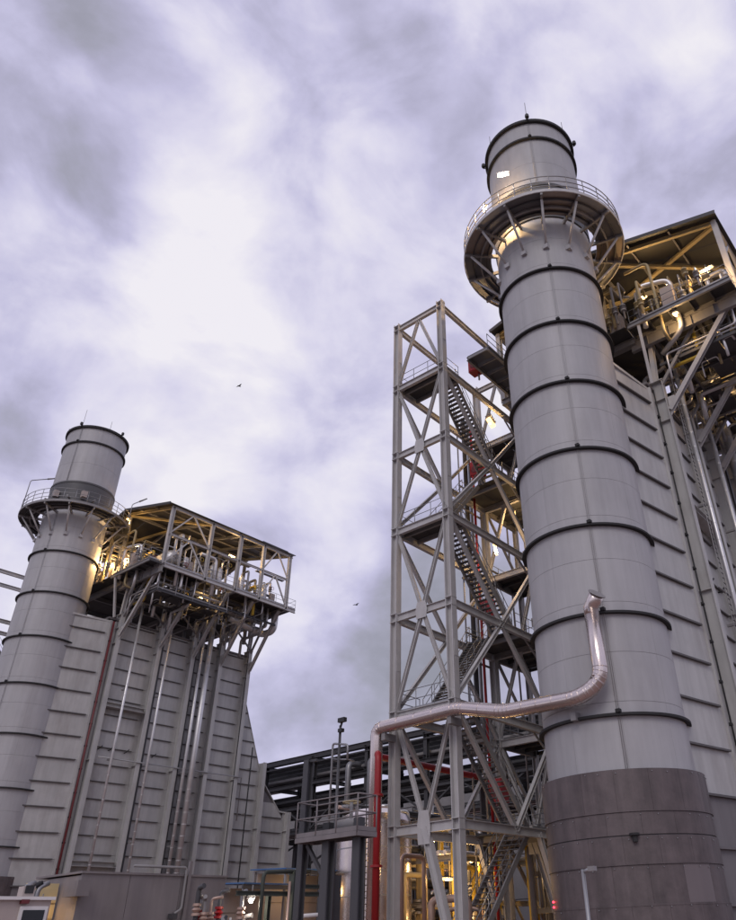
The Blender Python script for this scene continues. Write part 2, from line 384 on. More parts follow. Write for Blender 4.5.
# ------------------------------------------------------------------ boiler casing
CU = [5.65, 10.4, 14.6, 18.3, 22.3, 26.1, 30.3]
CT = [30.6, 30.6, 30.6, 30.6, 30.6, 18.7, 13.9]
VP, VF = -3.5, -4.4
def clip_top(poly, p, q):
    """keep the part of poly (u,z) below the line p->q (left to right)"""
    (x0, z0), (x1, z1) = p, q; out = []
    f = lambda a: (a[1]-z0)*(x1-x0)-(a[0]-x0)*(z1-z0)
    for i in range(len(poly)):
        a, b = poly[i], poly[(i+1) % len(poly)]; fa, fb = f(a), f(b)
        if fa <= 0: out.append(a)
        if fa*fb < 0: k = fa/(fa-fb); out.append((a[0]+(b[0]-a[0])*k, a[1]+(b[1]-a[1])*k))
    return out
def boiler(S, label, red):
    cx, cy = S; t = thing('boiler_casing', label, 'boiler', (cx+13, cy, 0), 'boiler casings')
    W = lambda u, v, z: Vector((cx+u, cy+v, z))
    obj('casing_core', MB().add([W(u, v, z) for v in (-3.44, 3.5) for u, z in ((4.4, 0), (30.3, 0), (30.3, 13.2), (26.4, 16.4), (25.6, 18.2), (22.3, 26), (22.3, 29.9), (4.4, 29.6))],
        [tuple(range(8)), tuple(range(15, 7, -1))]+[(i, 8+i, 8+(i+1) % 8, (i+1) % 8) for i in range(8)]), 'casing_dark', t)
    for i, (u, zt) in enumerate(zip(CU, CT)):
        c = H('column', W(u-.2, (VP+VF)/2+.05, 0), W(u-.2, (VP+VF)/2+.05, zt), .95, .46, 'casing', t, upv=(0, 1, 0), tf=.05, tw=.04)
        for z in ([29.2, 27.6, 16.5] if i < 5 else [12]): boxo('stiffener', W(u-.2, (VP+VF)/2+.05, z), (.44, .80, .04), 'casing', c)
        if i < 5: obj('cap_plate', MB().box(W(u-.2, (VP+VF)/2+.05, zt+.03), (.56, 1.05, .06)), 'casing', c)
        H('column', W(u-.2, 4.0, 0), W(u-.2, 4.0, zt), .95, .46, 'casing', t, upv=(0, 1, 0), tf=.05, tw=.04)
    zr = [1.3+1.5*k for k in range(20)]
    tops = {4: ((22.3, 26.1), (26.0, 17.5)), 5: ((26.1, 17.2), (29.2, 13.9))}
    for i in range(6):
        u0, u1 = CU[i]-.2+.03, CU[i+1]-.2-.03
        zs = [0]+zr+[30.1]; off = rng.uniform(-.1, .1) if i in (1, 3) else 0
        for z0, z1 in zip(zs, zs[1:]):
            if i < 4:
                boxo('wall_panel', W((u0+u1)/2, VP-.02, (z0+z1)/2), (u1-u0, .06, z1-z0-.03), 'casing', t)
            else:
                q = [(u0, z0+.015), (u1, z0+.015), (u1, z1-.015), (u0, z1-.015)]
                q = clip_top(q, *tops[i])
                if i == 5: q = clip_top(q, (20, 13.8), (29.2, 13.8+1e-6)) if z0 > 13.8 else q
                if len(q) >= 3: obj('wall_panel', MB().poly_slab([W(a, VP-.05, z) for a, z in q], (0, .06, 0)), 'casing', t)
        for z in zr:
            ue = u1-.5
            if i >= 4:
                (x0, z0), (x1, z1) = tops[i]
                if z > z0: continue
                ue = min(ue, x0+(z-z0)*(x1-x0)/(z1-z0))
                if ue-u0 < .4: continue
            if i == 5 and z > 13.7: continue
            a = u0+.25; boxo('rib', W((a+ue)/2, VP-.12, z), (ue-a, .15, .07), 'rib', t)
    # sloped roofs of the inlet duct
    for p, q in (((22.3, 26.1), (26.0, 17.5)), ((26.1, 17.2), (29.2, 13.9)), ((29.2, 13.9), (30.4, 13.85))):
        obj('duct_roof', MB().poly_slab([W(p[0], -3.62, p[1]), W(q[0], -3.62, q[1]), W(q[0], 3.6, q[1]), W(p[0], 3.6, p[1])], (0, 0, .16)), 'casing', t)
    obj('end_wall', MB().box(W(30.34, 0, 6.9), (.1, 7.0, 13.8)), 'casing', t)
    for v in (3.55,):
        for i in range(6):
            zt = [30, 30, 30, 30, 17.5, 13.8][i]; boxo('rear_panel', W((CU[i]+CU[i+1])/2-.2, v, zt/2), (CU[i+1]-CU[i]-.1, .06, zt), 'casing', t)
    obj('casing_roof', MB().box(W(13.4, 0, 30.15), (18.2, 7.4, .2)), 'casing_dark', t)
    # cross girders between first two columns, wall conduit
    for z in (21.6, 8.0): H('girder', W(CU[0]+.05, -4.0, z), W(CU[1]-.45, -4.0, z), .42, .7, 'casing', t)
    T('conduit', [W(5.9, -4.48, 16.75), W(22.7, -4.48, 16.75), W(22.7, -4.48, 12.5)], .06, 'galv', t, 6)
    for u, w_ in ((10.66, .22), (14.78, .25), (15.5, .3), (16.55, .35), (22.05, .2)): boxo('tray_or_shade_strip', W(u, -4.12, 17.5), (w_, .12, 25), 'dark_steel', t)  # dark strips added as the shade gaps beside the wall pipes
    for u in (6.2, 7.3, 9.0, 12.0):
        k = MB().tube(bend([W(u, -3.55, 17.6), W(u, -3.8, 17.6), W(u+.25, -3.9, 17.9)], .1, 3), .05, 6); obj('thermowell', k, 'ring', t)
    # tapered transition between stack and box
    A, Bq = (.3, -2.83), (4.55, -3.62)
    dirv = Vector((Bq[0]-A[0], Bq[1]-A[1], 0)).normalized(); nrm = Vector((dirv.y, -dirv.x, 0))
    zz = [0]+[28.5-2.02*k for k in range(13, -1, -1)]+[29.7]
    for z0, z1 in zip(zz, zz[1:]):
        dark = z1 < 7
        obj('transition_panel', MB().poly_slab([W(*A, z0+.015), W(*Bq, z0+.015), W(*Bq, z1-.015), W(*A, z1-.015)], nrm*-.06), 'casing_dark' if dark else 'casing', t)
        obj('transition_panel', MB().poly_slab([W(A[0], -A[1], z0+.015), W(Bq[0], -Bq[1], z0+.015), W(Bq[0], -Bq[1], z1-.015), W(A[0], -A[1], z1-.015)], (0, .06, 0)), 'casing', t)
        if z0 > 1:
            p0, p1 = W(*A, z0)+nrm*.09, W(*Bq, z0)+nrm*.09
            B('rib', p0, p1-dirv*.3, .17, .09, 'rib' if not dark else 'casing_dark', t)
    obj('transition_roof', MB().poly_slab([W(A[0], -3.0, 29.7), W(Bq[0], -3.62, 29.7), W(Bq[0], 3.62, 29.7), W(A[0], 3.0, 29.7)], (0, 0, .2)), 'casing', t)
    B('corner_post', W(4.62, -3.6, 0), W(4.62, -3.6, 29.9), .2, .28, 'casing', t, upv=(0, 1, 0))
    boxo('closing_strip', W(5.0, -3.56, 14.95), (.62, .1, 29.9), 'casing', t)
    cp = T('riser', [W(4.86, -3.82, .2), W(4.86, -3.82, 29.8)], .10 if red else .045, 'dark_red' if red else 'ring', t, 8)
    for k in range(14): boxo('clip', W(4.86, -3.76, 1.5+2.02*k), (.26, .2, .12), 'ring', cp)
    # roof-level nozzles and headers between casing and penthouse
    for k, u in enumerate([6.6, 7.9, 8.7, 11.6, 12.5, 13.5, 15.6, 16.6, 17.5, 19.4, 20.4, 21.3]):
        v = (-2.8, -1.4, 0.2)[k % 3]
        T('header_pipe', bend([W(u, v, 30.1), W(u, v, 32.2+.3*(k % 2)), W(u, v-1.5, 32.4+.3*(k % 2)), W(u, v-1.5, 35.2)], .35), .13+.03*(k % 3), 'aluminium' if k % 2 else 'steel_mid', t, 8)
    return t
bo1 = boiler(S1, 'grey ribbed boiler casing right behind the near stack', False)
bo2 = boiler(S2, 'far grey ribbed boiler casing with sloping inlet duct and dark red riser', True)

# ------------------------------------------------------------------ penthouse on top of each boiler
PU = [5.2, 10.3, 14.3, 17.7, 21.7]; VN, VB, VR = -10.3, 7.3, -1.5
def penthouse(S, label, near):
    cx, cy = S; t = thing('boiler_penthouse', label, 'steel platform', (cx+13, cy, 30.6), 'boiler top platforms')
    W = lambda u, v, z: Vector((cx+u, cy+v, z)); zf, ze, zr_ = 34.6, 41.0, 43.3
    rn = random.Random(21)
    for u in PU:
        for v in (VN, VB): H('post', W(u, v, zf-.3), W(u, v, ze+.1), .36, .36, 'steel', t, upv=(1, 0, 0))
        H('post', W(u, VR, zf), W(u, VR, zr_-.2), .3, .3, 'steel_mid', t, upv=(1, 0, 0))
        H('floor_beam', W(u, VN, zf-.32), W(u, VB, zf-.32), .5, .26, 'steel_mid', t)
        for a, b in ((VN, VR), (VR, VB)):
            H('rafter', W(u, a, ze if a == VN else zr_), W(u, b, zr_ if a == VN else ze), .3, .2, 'ochre' if u == PU[0] else 'steel_mid', t)  # end rafters ochre: yellow lamplight put into the steel colour
    for v in (VN, -7.3, -4.4, -1.0, 2.8, VB):
        H('edge_beam' if v in (VN, VB) else 'floor_stringer', W(5.0, v, zf-.25), W(23.2, v, zf-.25), .42, .22, 'steel' if v == VN else 'steel_mid', t)
    for v in (VN, VB):
        H('eave_beam', W(5.0, v, ze), W(22.1, v, ze), .3, .2, 'steel', t)
        H('mid_beam', W(5.2, v, 37.9), W(21.7, v, 37.9), .24, .16, 'steel', t)
    H('ridge_beam', W(5.0, VR, zr_), W(22.1, VR, zr_), .3, .2, 'steel_mid', t)
    for v in (-7.4, -4.4, 2, 5):
        zz = ze+(zr_-ze)*(1-abs(v-VR)/8.8); B('purlin', W(4.7, v, zz+.12), W(22.2, v, zz+.12), .1, .16, 'steel_mid', t)
    # bracing on the long face, end bays
    for v in (VN, VB):
        for a, b in ((0, 1), (3, 4)):
            u0, u1 = PU[a], PU[b]; um = (u0+u1)/2
            for p, q in (((u0, 37.9), (um, ze)), ((u1, 37.9), (um, ze)), ((u0, zf), (um, 37.9)), ((u1, zf), (um, 37.9))):
                B('brace', W(p[0], v, p[1]), W(q[0], v, q[1]), .14, .14, 'steel', t)
    # roof-plane X bracing in first bay, yellow lamplight put into its ochre
    for (a, za, b, zb) in ((VN, ze, VR, zr_), (VR, zr_, VB, ze)):
        B('roof_brace', W(5.3, a, za-.1), W(10.2, b, zb-.1), .26, .2, 'ochre', t); B('roof_brace', W(5.3, b, zb-.22), W(10.2, a, za-.22), .26, .2, 'ochre', t)
    # roof sheets
    ue = [4.5, 7.4, 10.3, 12.3, 14.3, 16.0, 17.7, 19.8, 22.3]
    for a, b in zip(ue, ue[1:]):
        for v0, v1 in ((VN-.35, -7.4), (-7.4, -4.4), (-4.4, VR), (VR, 2), (2, VB+.35)):
            z0, z1 = [ze+.28+(zr_-ze)*(1-abs(v-VR)/8.8) for v in (v0, v1)]
            obj('roof_sheet', MB().poly_slab([W(a+.02, v0, z0), W(b-.02, v0, z0), W(b-.02, v1, z1), W(a+.02, v1, z1)], (0, 0, .07)), 'roof_sheet', t)
    for v0, v1 in ((VN-.35, VR), (VR, VB+.35)):
        z0, z1 = [ze+.28+(zr_-ze)*(1-abs(v-VR)/8.8) for v in (v0, v1)]; B('verge_trim', W(4.46, v0, z0-.02), W(4.46, v1, z1-.02), .08, .3, 'dark_steel', t)
    vt = obj('roof_vent', MB().lathe(W(20.6, -7.0, 41.6), [(0, 1.5), (.7, 1.5), (.8, 1.35), (.8, 0), (0, 0)], 24, closed=False), 'steel_mid', t); obj('vent_hood', MB().box(W(20.4, -8.2, 42.25), (4.0, 1.6, .22)), 'dark_steel', vt)
    # deck panels with openings for the pipes
    vs2 = [VN, -7.3, -4.4, -1.0, 2.8, VB]; us2 = [5.2, 7.75, 10.3, 12.3, 14.3, 16.0, 17.7, 19.7, 21.7, 23.2]
    for i, (a, b) in enumerate(zip(us2, us2[1:])):
        for j, (v0, v1) in enumerate(zip(vs2, vs2[1:])):
            if (i, j) in ((1, 1), (3, 0), (4, 1), (6, 1), (2, 2), (5, 2)): continue
            boxo('deck_panel', W((a+b)/2, (v0+v1)/2, zf-.01), (b-a-.03, v1-v0-.03, .05), 'grating', t)
    # struts from the casing columns to the overhang
    for i, (uc, up_) in enumerate(zip(CU[:5], [5.2, 10.0, 13.9, 17.4, 21.3])):
        s_ = H('strut', W(uc-.2, -4.45, 28.3), W(up_, -9.7, zf-.5), .3, .3, 'steel', t, upv=(1, 0, 0))
        obj('gusset', MB().poly_slab([W(uc-.2, -4.4, 27.9), W(uc-.2, -4.4, 29.3), W(uc-.2, -4.85, 29.3), W(uc-.2, -5.0, 28.6)], (.05, 0, 0)), 'steel', s_)
        B('strut', W(uc-.2, -4.3, 30.4), W(up_+.4, -7.3, zf-.5), .2, .2, 'steel_mid', t); H('stub_post', W(uc-.2, -3.9, 30.6), W(uc-.2, -4.2, zf-.4), .4, .3, 'steel', t, upv=(1, 0, 0))
        H('strut', W(uc-.2, 4.4, 28.3), W(up_, 6.9, zf-.5), .3, .3, 'steel_mid', t, upv=(1, 0, 0)); B('stub_post', W(uc-.2, 3.9, 30.6), W(uc-.2, 3.9, zf-.4), .3, .3, 'steel_mid', t)
    for a, b in zip(CU[:4], CU[1:5]):
        B('brace', W(a-.2, -4.15, 30.8), W(b-.2, -4.15, zf-.6), .16, .16, 'steel_mid', t); B('brace', W(b-.2, -4.22, 30.8), W(a-.2, -4.22, zf-.6), .16, .16, 'steel_mid', t)
    for v in (-6.0, -8.8): H('hanger_beam', W(5.2, v, 32.9-.25*(v < -8)), W(21.7, v, 32.9-.25*(v < -8)), .22, .16, 'dark_steel', t)
    # deep transfer girder at the stack end
    H('girder', W(5.02, -10.7, zf-.75), W(5.02, -3.0, zf-.75), .85, .3, 'steel_mid', t)
    for k in range(5): boxo('web_stiffener', W(5.02, -10.2+1.5*k, zf-.75), (.28, .03, .78), 'steel_mid', t)
    # end walkway towards the stack
    for k in range(5):
        v0 = -10.3+k*1.36; boxo('deck_panel', W(4.38, v0+.68, zf-.02), (1.55, 1.33, .05), 'grating', t)
    for u in (3.6, 5.0): H('edge_beam', W(u, -10.35, zf-.2), W(u, -3.5, zf-.2), .34, .16, 'steel_mid', t)
    for k in range(6): B('floor_stringer', W(3.6, -10.3+k*1.36, zf-.16), W(5.2, -10.3+k*1.36, zf-.16), .1, .2, 'dark_steel', t)
    handrail([W(5.1, -10.3, zf), W(3.62, -10.3, zf), W(3.62, -3.7, zf)], t)
    handrail([W(5.3, VN-.02, zf), W(23.15, VN-.02, zf), W(23.15, VB, zf)], t)
    # bridge from the walkway round the stack to the stairs
    [boxo('deck_panel', W(-.05+1.14*k, 5.6, zf-.02), (1.1, 1.7, .05), 'tread', t) for k in range(6)]; [B('floor_stringer', W(-.55+1.14*k, 4.8, zf-.16), W(-.55+1.14*k, 6.4, zf-.16), .08, .2, 'steel_mid', t) for k in range(6)]; boxo('deck_panel', W(4.4, 1.0, zf-.02), (1.5, 8.6, .06), 'grating', t)
    for v in (4.75, 6.45): H('edge_beam', W(-.6, v, zf-.2), W(6.0, v, zf-.2), .3, .16, 'steel_mid', t)
    handrail([W(-.6, 4.75, zf), W(3.4, 4.75, zf)], t); H('ledger_beam', W(4.9, -3.4, 34.2), W(4.9, VB, 34.2), .5, .25, 'steel_mid', t)
    # steam drums lying across the unit
    for u, r, z, v0 in ((7.6, .95, 36.6, -8.6), (12.6, .75, 36.4, -7.6), (18.9, .6, 36.2, -7.0)):
        prof = []
        d = T('steam_drum', [W(u, v0, z), W(u, v0+.12, z), W(u, v0+.4, z), W(u, v0+.8, z), W(u, 4.2, z), W(u, 4.6, z), W(u, 4.9, z)], [r*.25, r*.62, r*.88, r, r, r*.85, r*.3], 'aluminium', t, 24)
        for v in (v0+1.8, 2.8): boxo('saddle', W(u, v, zf+(z-r-zf)/2+.1), (1.1, .3, z-r-zf+.35), 'steel_mid', d)
        obj('manway', MB().tube([W(u, v0-.06, z), W(u, v0+.1, z)], r*.3, 14), 'steel_mid', d)
    # upper gantry: mid-level walkway behind front posts
    for k in range(6): boxo('gantry_panel', W(6.4+2.6*k, -3.2, 38.0), (2.55, 1.6, .05), 'grating', t)
    for v in (-4.0, -2.4): B('gantry_beam', W(5.2, v, 37.86), W(21.7, v, 37.86), .12, .22, 'steel_mid', t)
    # process pipework
    spec = []
    for k in range(26):
        u = 6.0+.61*k+rn.uniform(-.15, .15); v = rn.choice((-9.6, -9.0, -8.3, -6.9, -6.2)); r = rn.choice((.07, .09, .12, .16))
        zt = rn.uniform(35.8, 38.8); zb = rn.uniform(31.2, 33.4); u2 = u+rn.uniform(-1.4, 1.4); v2 = rn.uniform(-5.4, -4.9)
        if k % 3 == 0: pts = [W(u2, -3.0, zt), W(u, -3.0-rn.uniform(.2, 1), zt), W(u, v, zt), W(u, v, zb), W(u, v2, zb)]
        elif k % 3 == 1: pts = [W(u, v, zt-1), W(u, v, zt), W(u2, v, zt), W(u2, v, zb), W(u2, v2, zb), W(u2, v2, zb-2.0)]
        else: pts = [W(u, v+1.2, zf), W(u, v+1.2, zt), W(u, v, zt), W(u, v, zb)]
        m = rn.choice(('aluminium', 'aluminium', 'galv', 'steel_mid', 'yellow' if k % 4 == 0 else 'aluminium'))
        pp = T('pipe', bend(pts, .3, 4), r, m, t, 8)
        if k % 2 == 0:
            q = pts[2]; obj('valve', MB().lathe((q.x, q.y, q.z-.9), [(0, -.32), (.2, -.32), (.2, -.22), (.11, -.2), (.24, 0), (.11, .2), (.2, .22), (.2, .32), (0, .32)], 12, closed=False), 'steel_mid', pp)
            T('valve_wheel', [q+Vector((.45*math.cos(a_*.63), .0+.5, -.9+.22*math.sin(a_*.63)-.0)) for a_ in range(11)] if False else [q+Vector((.22*math.cos(a_*.6283), -.42, -.9+.22*math.sin(a_*.6283))) for a_ in range(11)], .025, 'red' if k % 4 == 0 else 'yellow', pp, 6)
    # lower service deck and its clutter
    for k in range(4):
        for j, v in enumerate((-8.9, -7.6, -6.3)):
            if (k+j) % 4 != 3: boxo('service_panel', W(6.6+2.1*k, v, 32.15), (2.05, 1.25, .05), 'grating', t)
    for v in (-9.5, -5.7): H('service_beam', W(5.4, v, 32.0), W(14.4, v, 32.0), .24, .14, 'dark_steel', t)
    for u in (5.6, 7.7, 9.8, 11.9, 14.2):
        B('service_beam', W(u, -9.5, 32.0), W(u, -4.4, 32.0), .1, .2, 'dark_steel', t)
        B('hanger', W(u, -9.5, 32.0), W(u, -9.5, zf-.4), .1, .1, 'steel_mid', t)
    handrail([W(5.5, -5.8, 32.2), W(5.5, -9.5, 32.2), W(14.2, -9.5, 32.2)], t, m='steel_mid')
    for k in range(18):
        u = 5.8+.75*k+rn.uniform(-.3, .3); v = rn.uniform(-9.3, -5.2); z = rn.uniform(30.9, 33.6)
        u2, v2 = u+rn.uniform(-1.2, 1.2), v+rn.uniform(-1, 1.2)
        pp = T('pipe', bend([W(u, v, zf+.6), W(u, v, z), W(u2, v, z), W(u2, v2, z), W(u2, v2, z-rn.uniform(.4, 1.6))], .18, 3), rn.choice((.045, .06, .09)), rn.choice(('dark_steel', 'galv', 'steel_mid', 'aluminium', 'ochre')), t, 7)
        if k % 2: obj('valve', MB().lathe(W(u, v, z+.7), [(0, -.2), (.15, -.2), (.15, -.12), (.08, -.1), (.17, 0), (.08, .1), (.15, .12), (.15, .2), (0, .2)], 10, closed=False), rn.choice(('galv', 'ochre', 'dark_steel')), pp)
    for v in (-8.0, -5.3): B('tray_or_shade_strip', W(5.4, v, 33.85), W(21.5, v, 33.85), .5, .1, 'dark_steel', t)
    B('raker', W(3.7, -4.2, zf-.3), W(4.7, -3.9, 30.2), .2, .2, 'steel', t)
    # valve station at the stack end of the deck, lamplight put into ochre parts
    for k in range(22):
        u = rn.uniform(2.6, 5.0); v = -8.6+.42*k+rn.uniform(-.15, .15); z = rn.uniform(35.4, 38.6); r = rn.choice((.04, .05, .07, .1))
        pp = T('pipe', bend([W(u, v, zf), W(u, v, z), W(u+rn.uniform(.3, 1.6), v, z), W(u+1.8, v+rn.uniform(-.6, .6), z+.1)], .2, 4), r, rn.choice(('ochre', 'steel_mid', 'ochre', 'galv', 'aluminium')), t, 8)
        obj('valve', MB().lathe(W(u, v, zf+.9+.3*(k % 3)), [(0, -.26), (.2, -.26), (.2, -.16), (.1, -.14), (.24, 0), (.1, .14), (.2, .16), (.2, .26), (0, .26)], 10, closed=False), rn.choice(('ochre', 'steel_mid', 'galv')), pp)
    for k, v in enumerate((-6.4, -2.6, .6)): boxo('valve_cabinet', W(4.3, v, zf+1.0), (.9, .8, 1.7), 'cabin', t)
    for v in (-1.6, 2.4): H('post', W(3.7, v, zf-.2), W(3.7, v, ze+.6), .28, .28, 'ochre', t, upv=(1, 0, 0))
    H('eave_beam', W(3.7, -3.4, 38.2), W(3.7, 5.2, 38.2), .24, .16, 'ochre', t)
    # larger lines
    T('pipe', bend([W(3.9, -4.6, 34.0), W(3.9, -4.6, 37.6), W(4.6, -6.6, 37.6), W(4.6, -6.6, 33.2), W(5.4, -4.8, 32.6)], .6, 6), .17, 'aluminium', t, 12)
    T('pipe', bend([W(5.6, -5.6, 33.0), W(4.1, -5.6, 33.0), W(4.1, -5.6, 39.5), W(4.1, -3.9, 39.5)], .5, 6), .11, 'ochre', t, 10)  # silver line with gold lamplight put into its colour
    T('pipe', bend([W(17, -6.2, 33.0), W(22.0, -6.2, 32.2), W(22.0, -8.2, 32.2), W(22.0, -8.2, 34.2)], .8, 8), .4, 'aluminium', t, 16)
    T('pipe', bend([W(8, -6.8, 33.3), W(20.5, -6.8, 33.3), W(20.5, -4.9, 33.3), W(20.5, -4.9, 31)], .6, 6), .22, 'steel_mid', t, 12)
    T('pipe', bend([W(6.2, -8.2, 33.4), W(14.8, -8.2, 33.4), W(14.8, -5.2, 32.6)], .6, 6), .16, 'aluminium', t, 10)
    T('pipe', bend([W(9.6, -10.0, 37.2), W(11.6, -10.0, 37.2), W(11.6, -10.0, 33.0)], .5, 6), .2, 'aluminium', t, 12)
    for u in (12.2, 13.2, 16.3, 19.6): T('silencer', [W(u, -8.6, zf), W(u, -8.6, zf+.5), W(u, -8.6, zf+2.3), W(u, -8.6, zf+2.6)], [.12, .34, .34, .12], 'aluminium', t, 14)
    for u, v in ((8.9, -9.3), (15.2, -9.2), (20.6, -9.0)): boxo('junction_box', W(u, v, zf+1.1), (.6, .35, .9), 'cabin', t); boxo('tray_or_shade_strip', W(u, v+.8, 38.7), (4.2, .4, .1), 'galv', t)
    return t
ph1 = penthouse(S1, 'near boiler platform with yellow lit gable roof underside behind the tall stack', True)
ph2 = penthouse(S2, 'far roofed boiler platform carried on raking struts above the ribbed casing', False)

# lamps of the penthouses
lamp('bright tube lamp at the end rail of the near boiler platform', (36.1, 6.0, 36.0), (.3, .9, .25), .9, 380)
lamp('small lamp under the walkway of the near boiler platform', (36.3, 8.6, 33.9), (1, 0, 0), .3, 130, radius=.1)
lamp('lamp under the near boiler roof among yellow lit beams', (39.6, 11.4, 39.6), (0, 1, 0), .8, 950)
lamp('lamp below the near boiler deck over the wall columns', (43.5, 8.6, 32.6), (1, 0, 0), .6, 200)
lamp('bright tube lamp behind the first bay brace of far platform', (41.2, 66.6, 39.0), (.2, .2, 1), 1.0, 650)
lamp('lamp by the far gallery beside the lit yellow pipework', (36.6, 70.6, 36.3), (0, 1, 0), .5, 1200)
lamp('small lamp low on the far end walkway by the stack', (36.3, 73.2, 36.6), (0, 1, 0), .4, 1000)
lamp('warm lamp between the far stack gallery and the roof', (36.6, 72.0, 41.6), (0, 1, .3), .5, 260)
lamp('white flat lamp above the rail of the near stack gallery', (27.25, 14.8, 43.6), (-.45, .9, 0), .75, 160, False, .10)
lamp('warm lamp inside the near stack gallery under the white one', (28.0, 16.9, 42.6), (.5, .8, 0), .5, 1500)

lamp('lamp under the near boiler service deck at far right', (41.8, 7.2, 33.6), (1, 0, 0), .4, 150)
lamp('lamp among near boiler drums close to the right edge', (45.8, 8.2, 37.0), (0, 1, 0), .6, 320)
lamp('lamp under the far boiler roof in its middle bays', (47.5, 67.2, 39.4), (1, 0, 0), .8, 600)
lamp('lamp under the deck of far boiler platform', (44.5, 67.5, 33.5), (1, 0, 0), .4, 160)

# wall pipes
def wall_pipe(S, label, u, v, r, z0, z1, m='aluminium', top=None):
    cx, cy = S; t = thing('wall_pipe', label, 'pipe', (cx+u, cy+v, z0), 'pipes down the boiler walls')
    pts = [Vector((cx+u, cy+v, z0)), Vector((cx+u, cy+v, z1))]+([Vector((cx+u, cy+v+top[1], z1)), Vector((cx+u, cy+v+top[1], z1+top[2]))] if top else [])
    T('pipe_run', bend(pts, .6, 6), r, m, t, 14)
    k = int((z1-z0)/1.05); mb = MB()
    for i in range(1, k): obj('cladding_seam', MB().lathe((cx+u, cy+v, z0+1.05*i), [(r-.005, -.02), (r+.012, -.02), (r+.012, .02), (r-.005, .02)], 14), m, t)
    for i in range(4):
        z = z0+(z1-z0)*(i+.5)/4; boxo('pipe_bracket', (cx+u, cy+v+r+.28, z), (.16, .6, .12), 'steel_mid', t)
    return t
wall_pipe(S2, 'slim silver pipe between the first two columns of far boiler', 7.05, -4.9, .13, 6.8, 33.0)
wall_pipe(S2, 'slim silver pipe just right of the second column of far boiler', 10.85, -4.9, .13, 6.5, 33.2)
wall_pipe(S2, 'thinner of the paired silver pipes on the far boiler wall', 15.05, -4.9, .17, 6.4, 33.0)
wall_pipe(S2, 'thicker of the paired silver pipes on the far boiler wall', 15.95, -4.95, .30, 6.4, 33.0)
wall_pipe(S2, 'dark thin pole against the sloping duct end of far boiler', 23.7, -4.6, .07, 2, 20, 'ring')
wall_pipe(S1, 'silver pipe beside the first column of near boiler', 6.9, -4.9, .13, 4, 33.0)
wall_pipe(S1, 'silver pipe beyond the second column of near boiler', 11.6, -4.9, .13, 4, 33.2)
wall_pipe(S1, 'thick silver pipe by the third column of near boiler', 15.8, -4.95, .30, 4, 33.0)
# caged ladder beside first near pipe
t = thing('wall_ladder', 'dark rung ladder beside the silver pipe of near boiler', 'ladder', (S1[0]+6.35, S1[1]-4.75, 2))
for du in (0, .42): T('stile', [(S1[0]+6.15+du, S1[1]-4.75, 2), (S1[0]+6.15+du, S1[1]-4.75, 31)], .025, 'steel_mid', t, 6)
for k in range(95): boxo('rung', (S1[0]+6.36, S1[1]-4.75, 2.3+.3*k), (.42, .03, .03), 'ring', t)

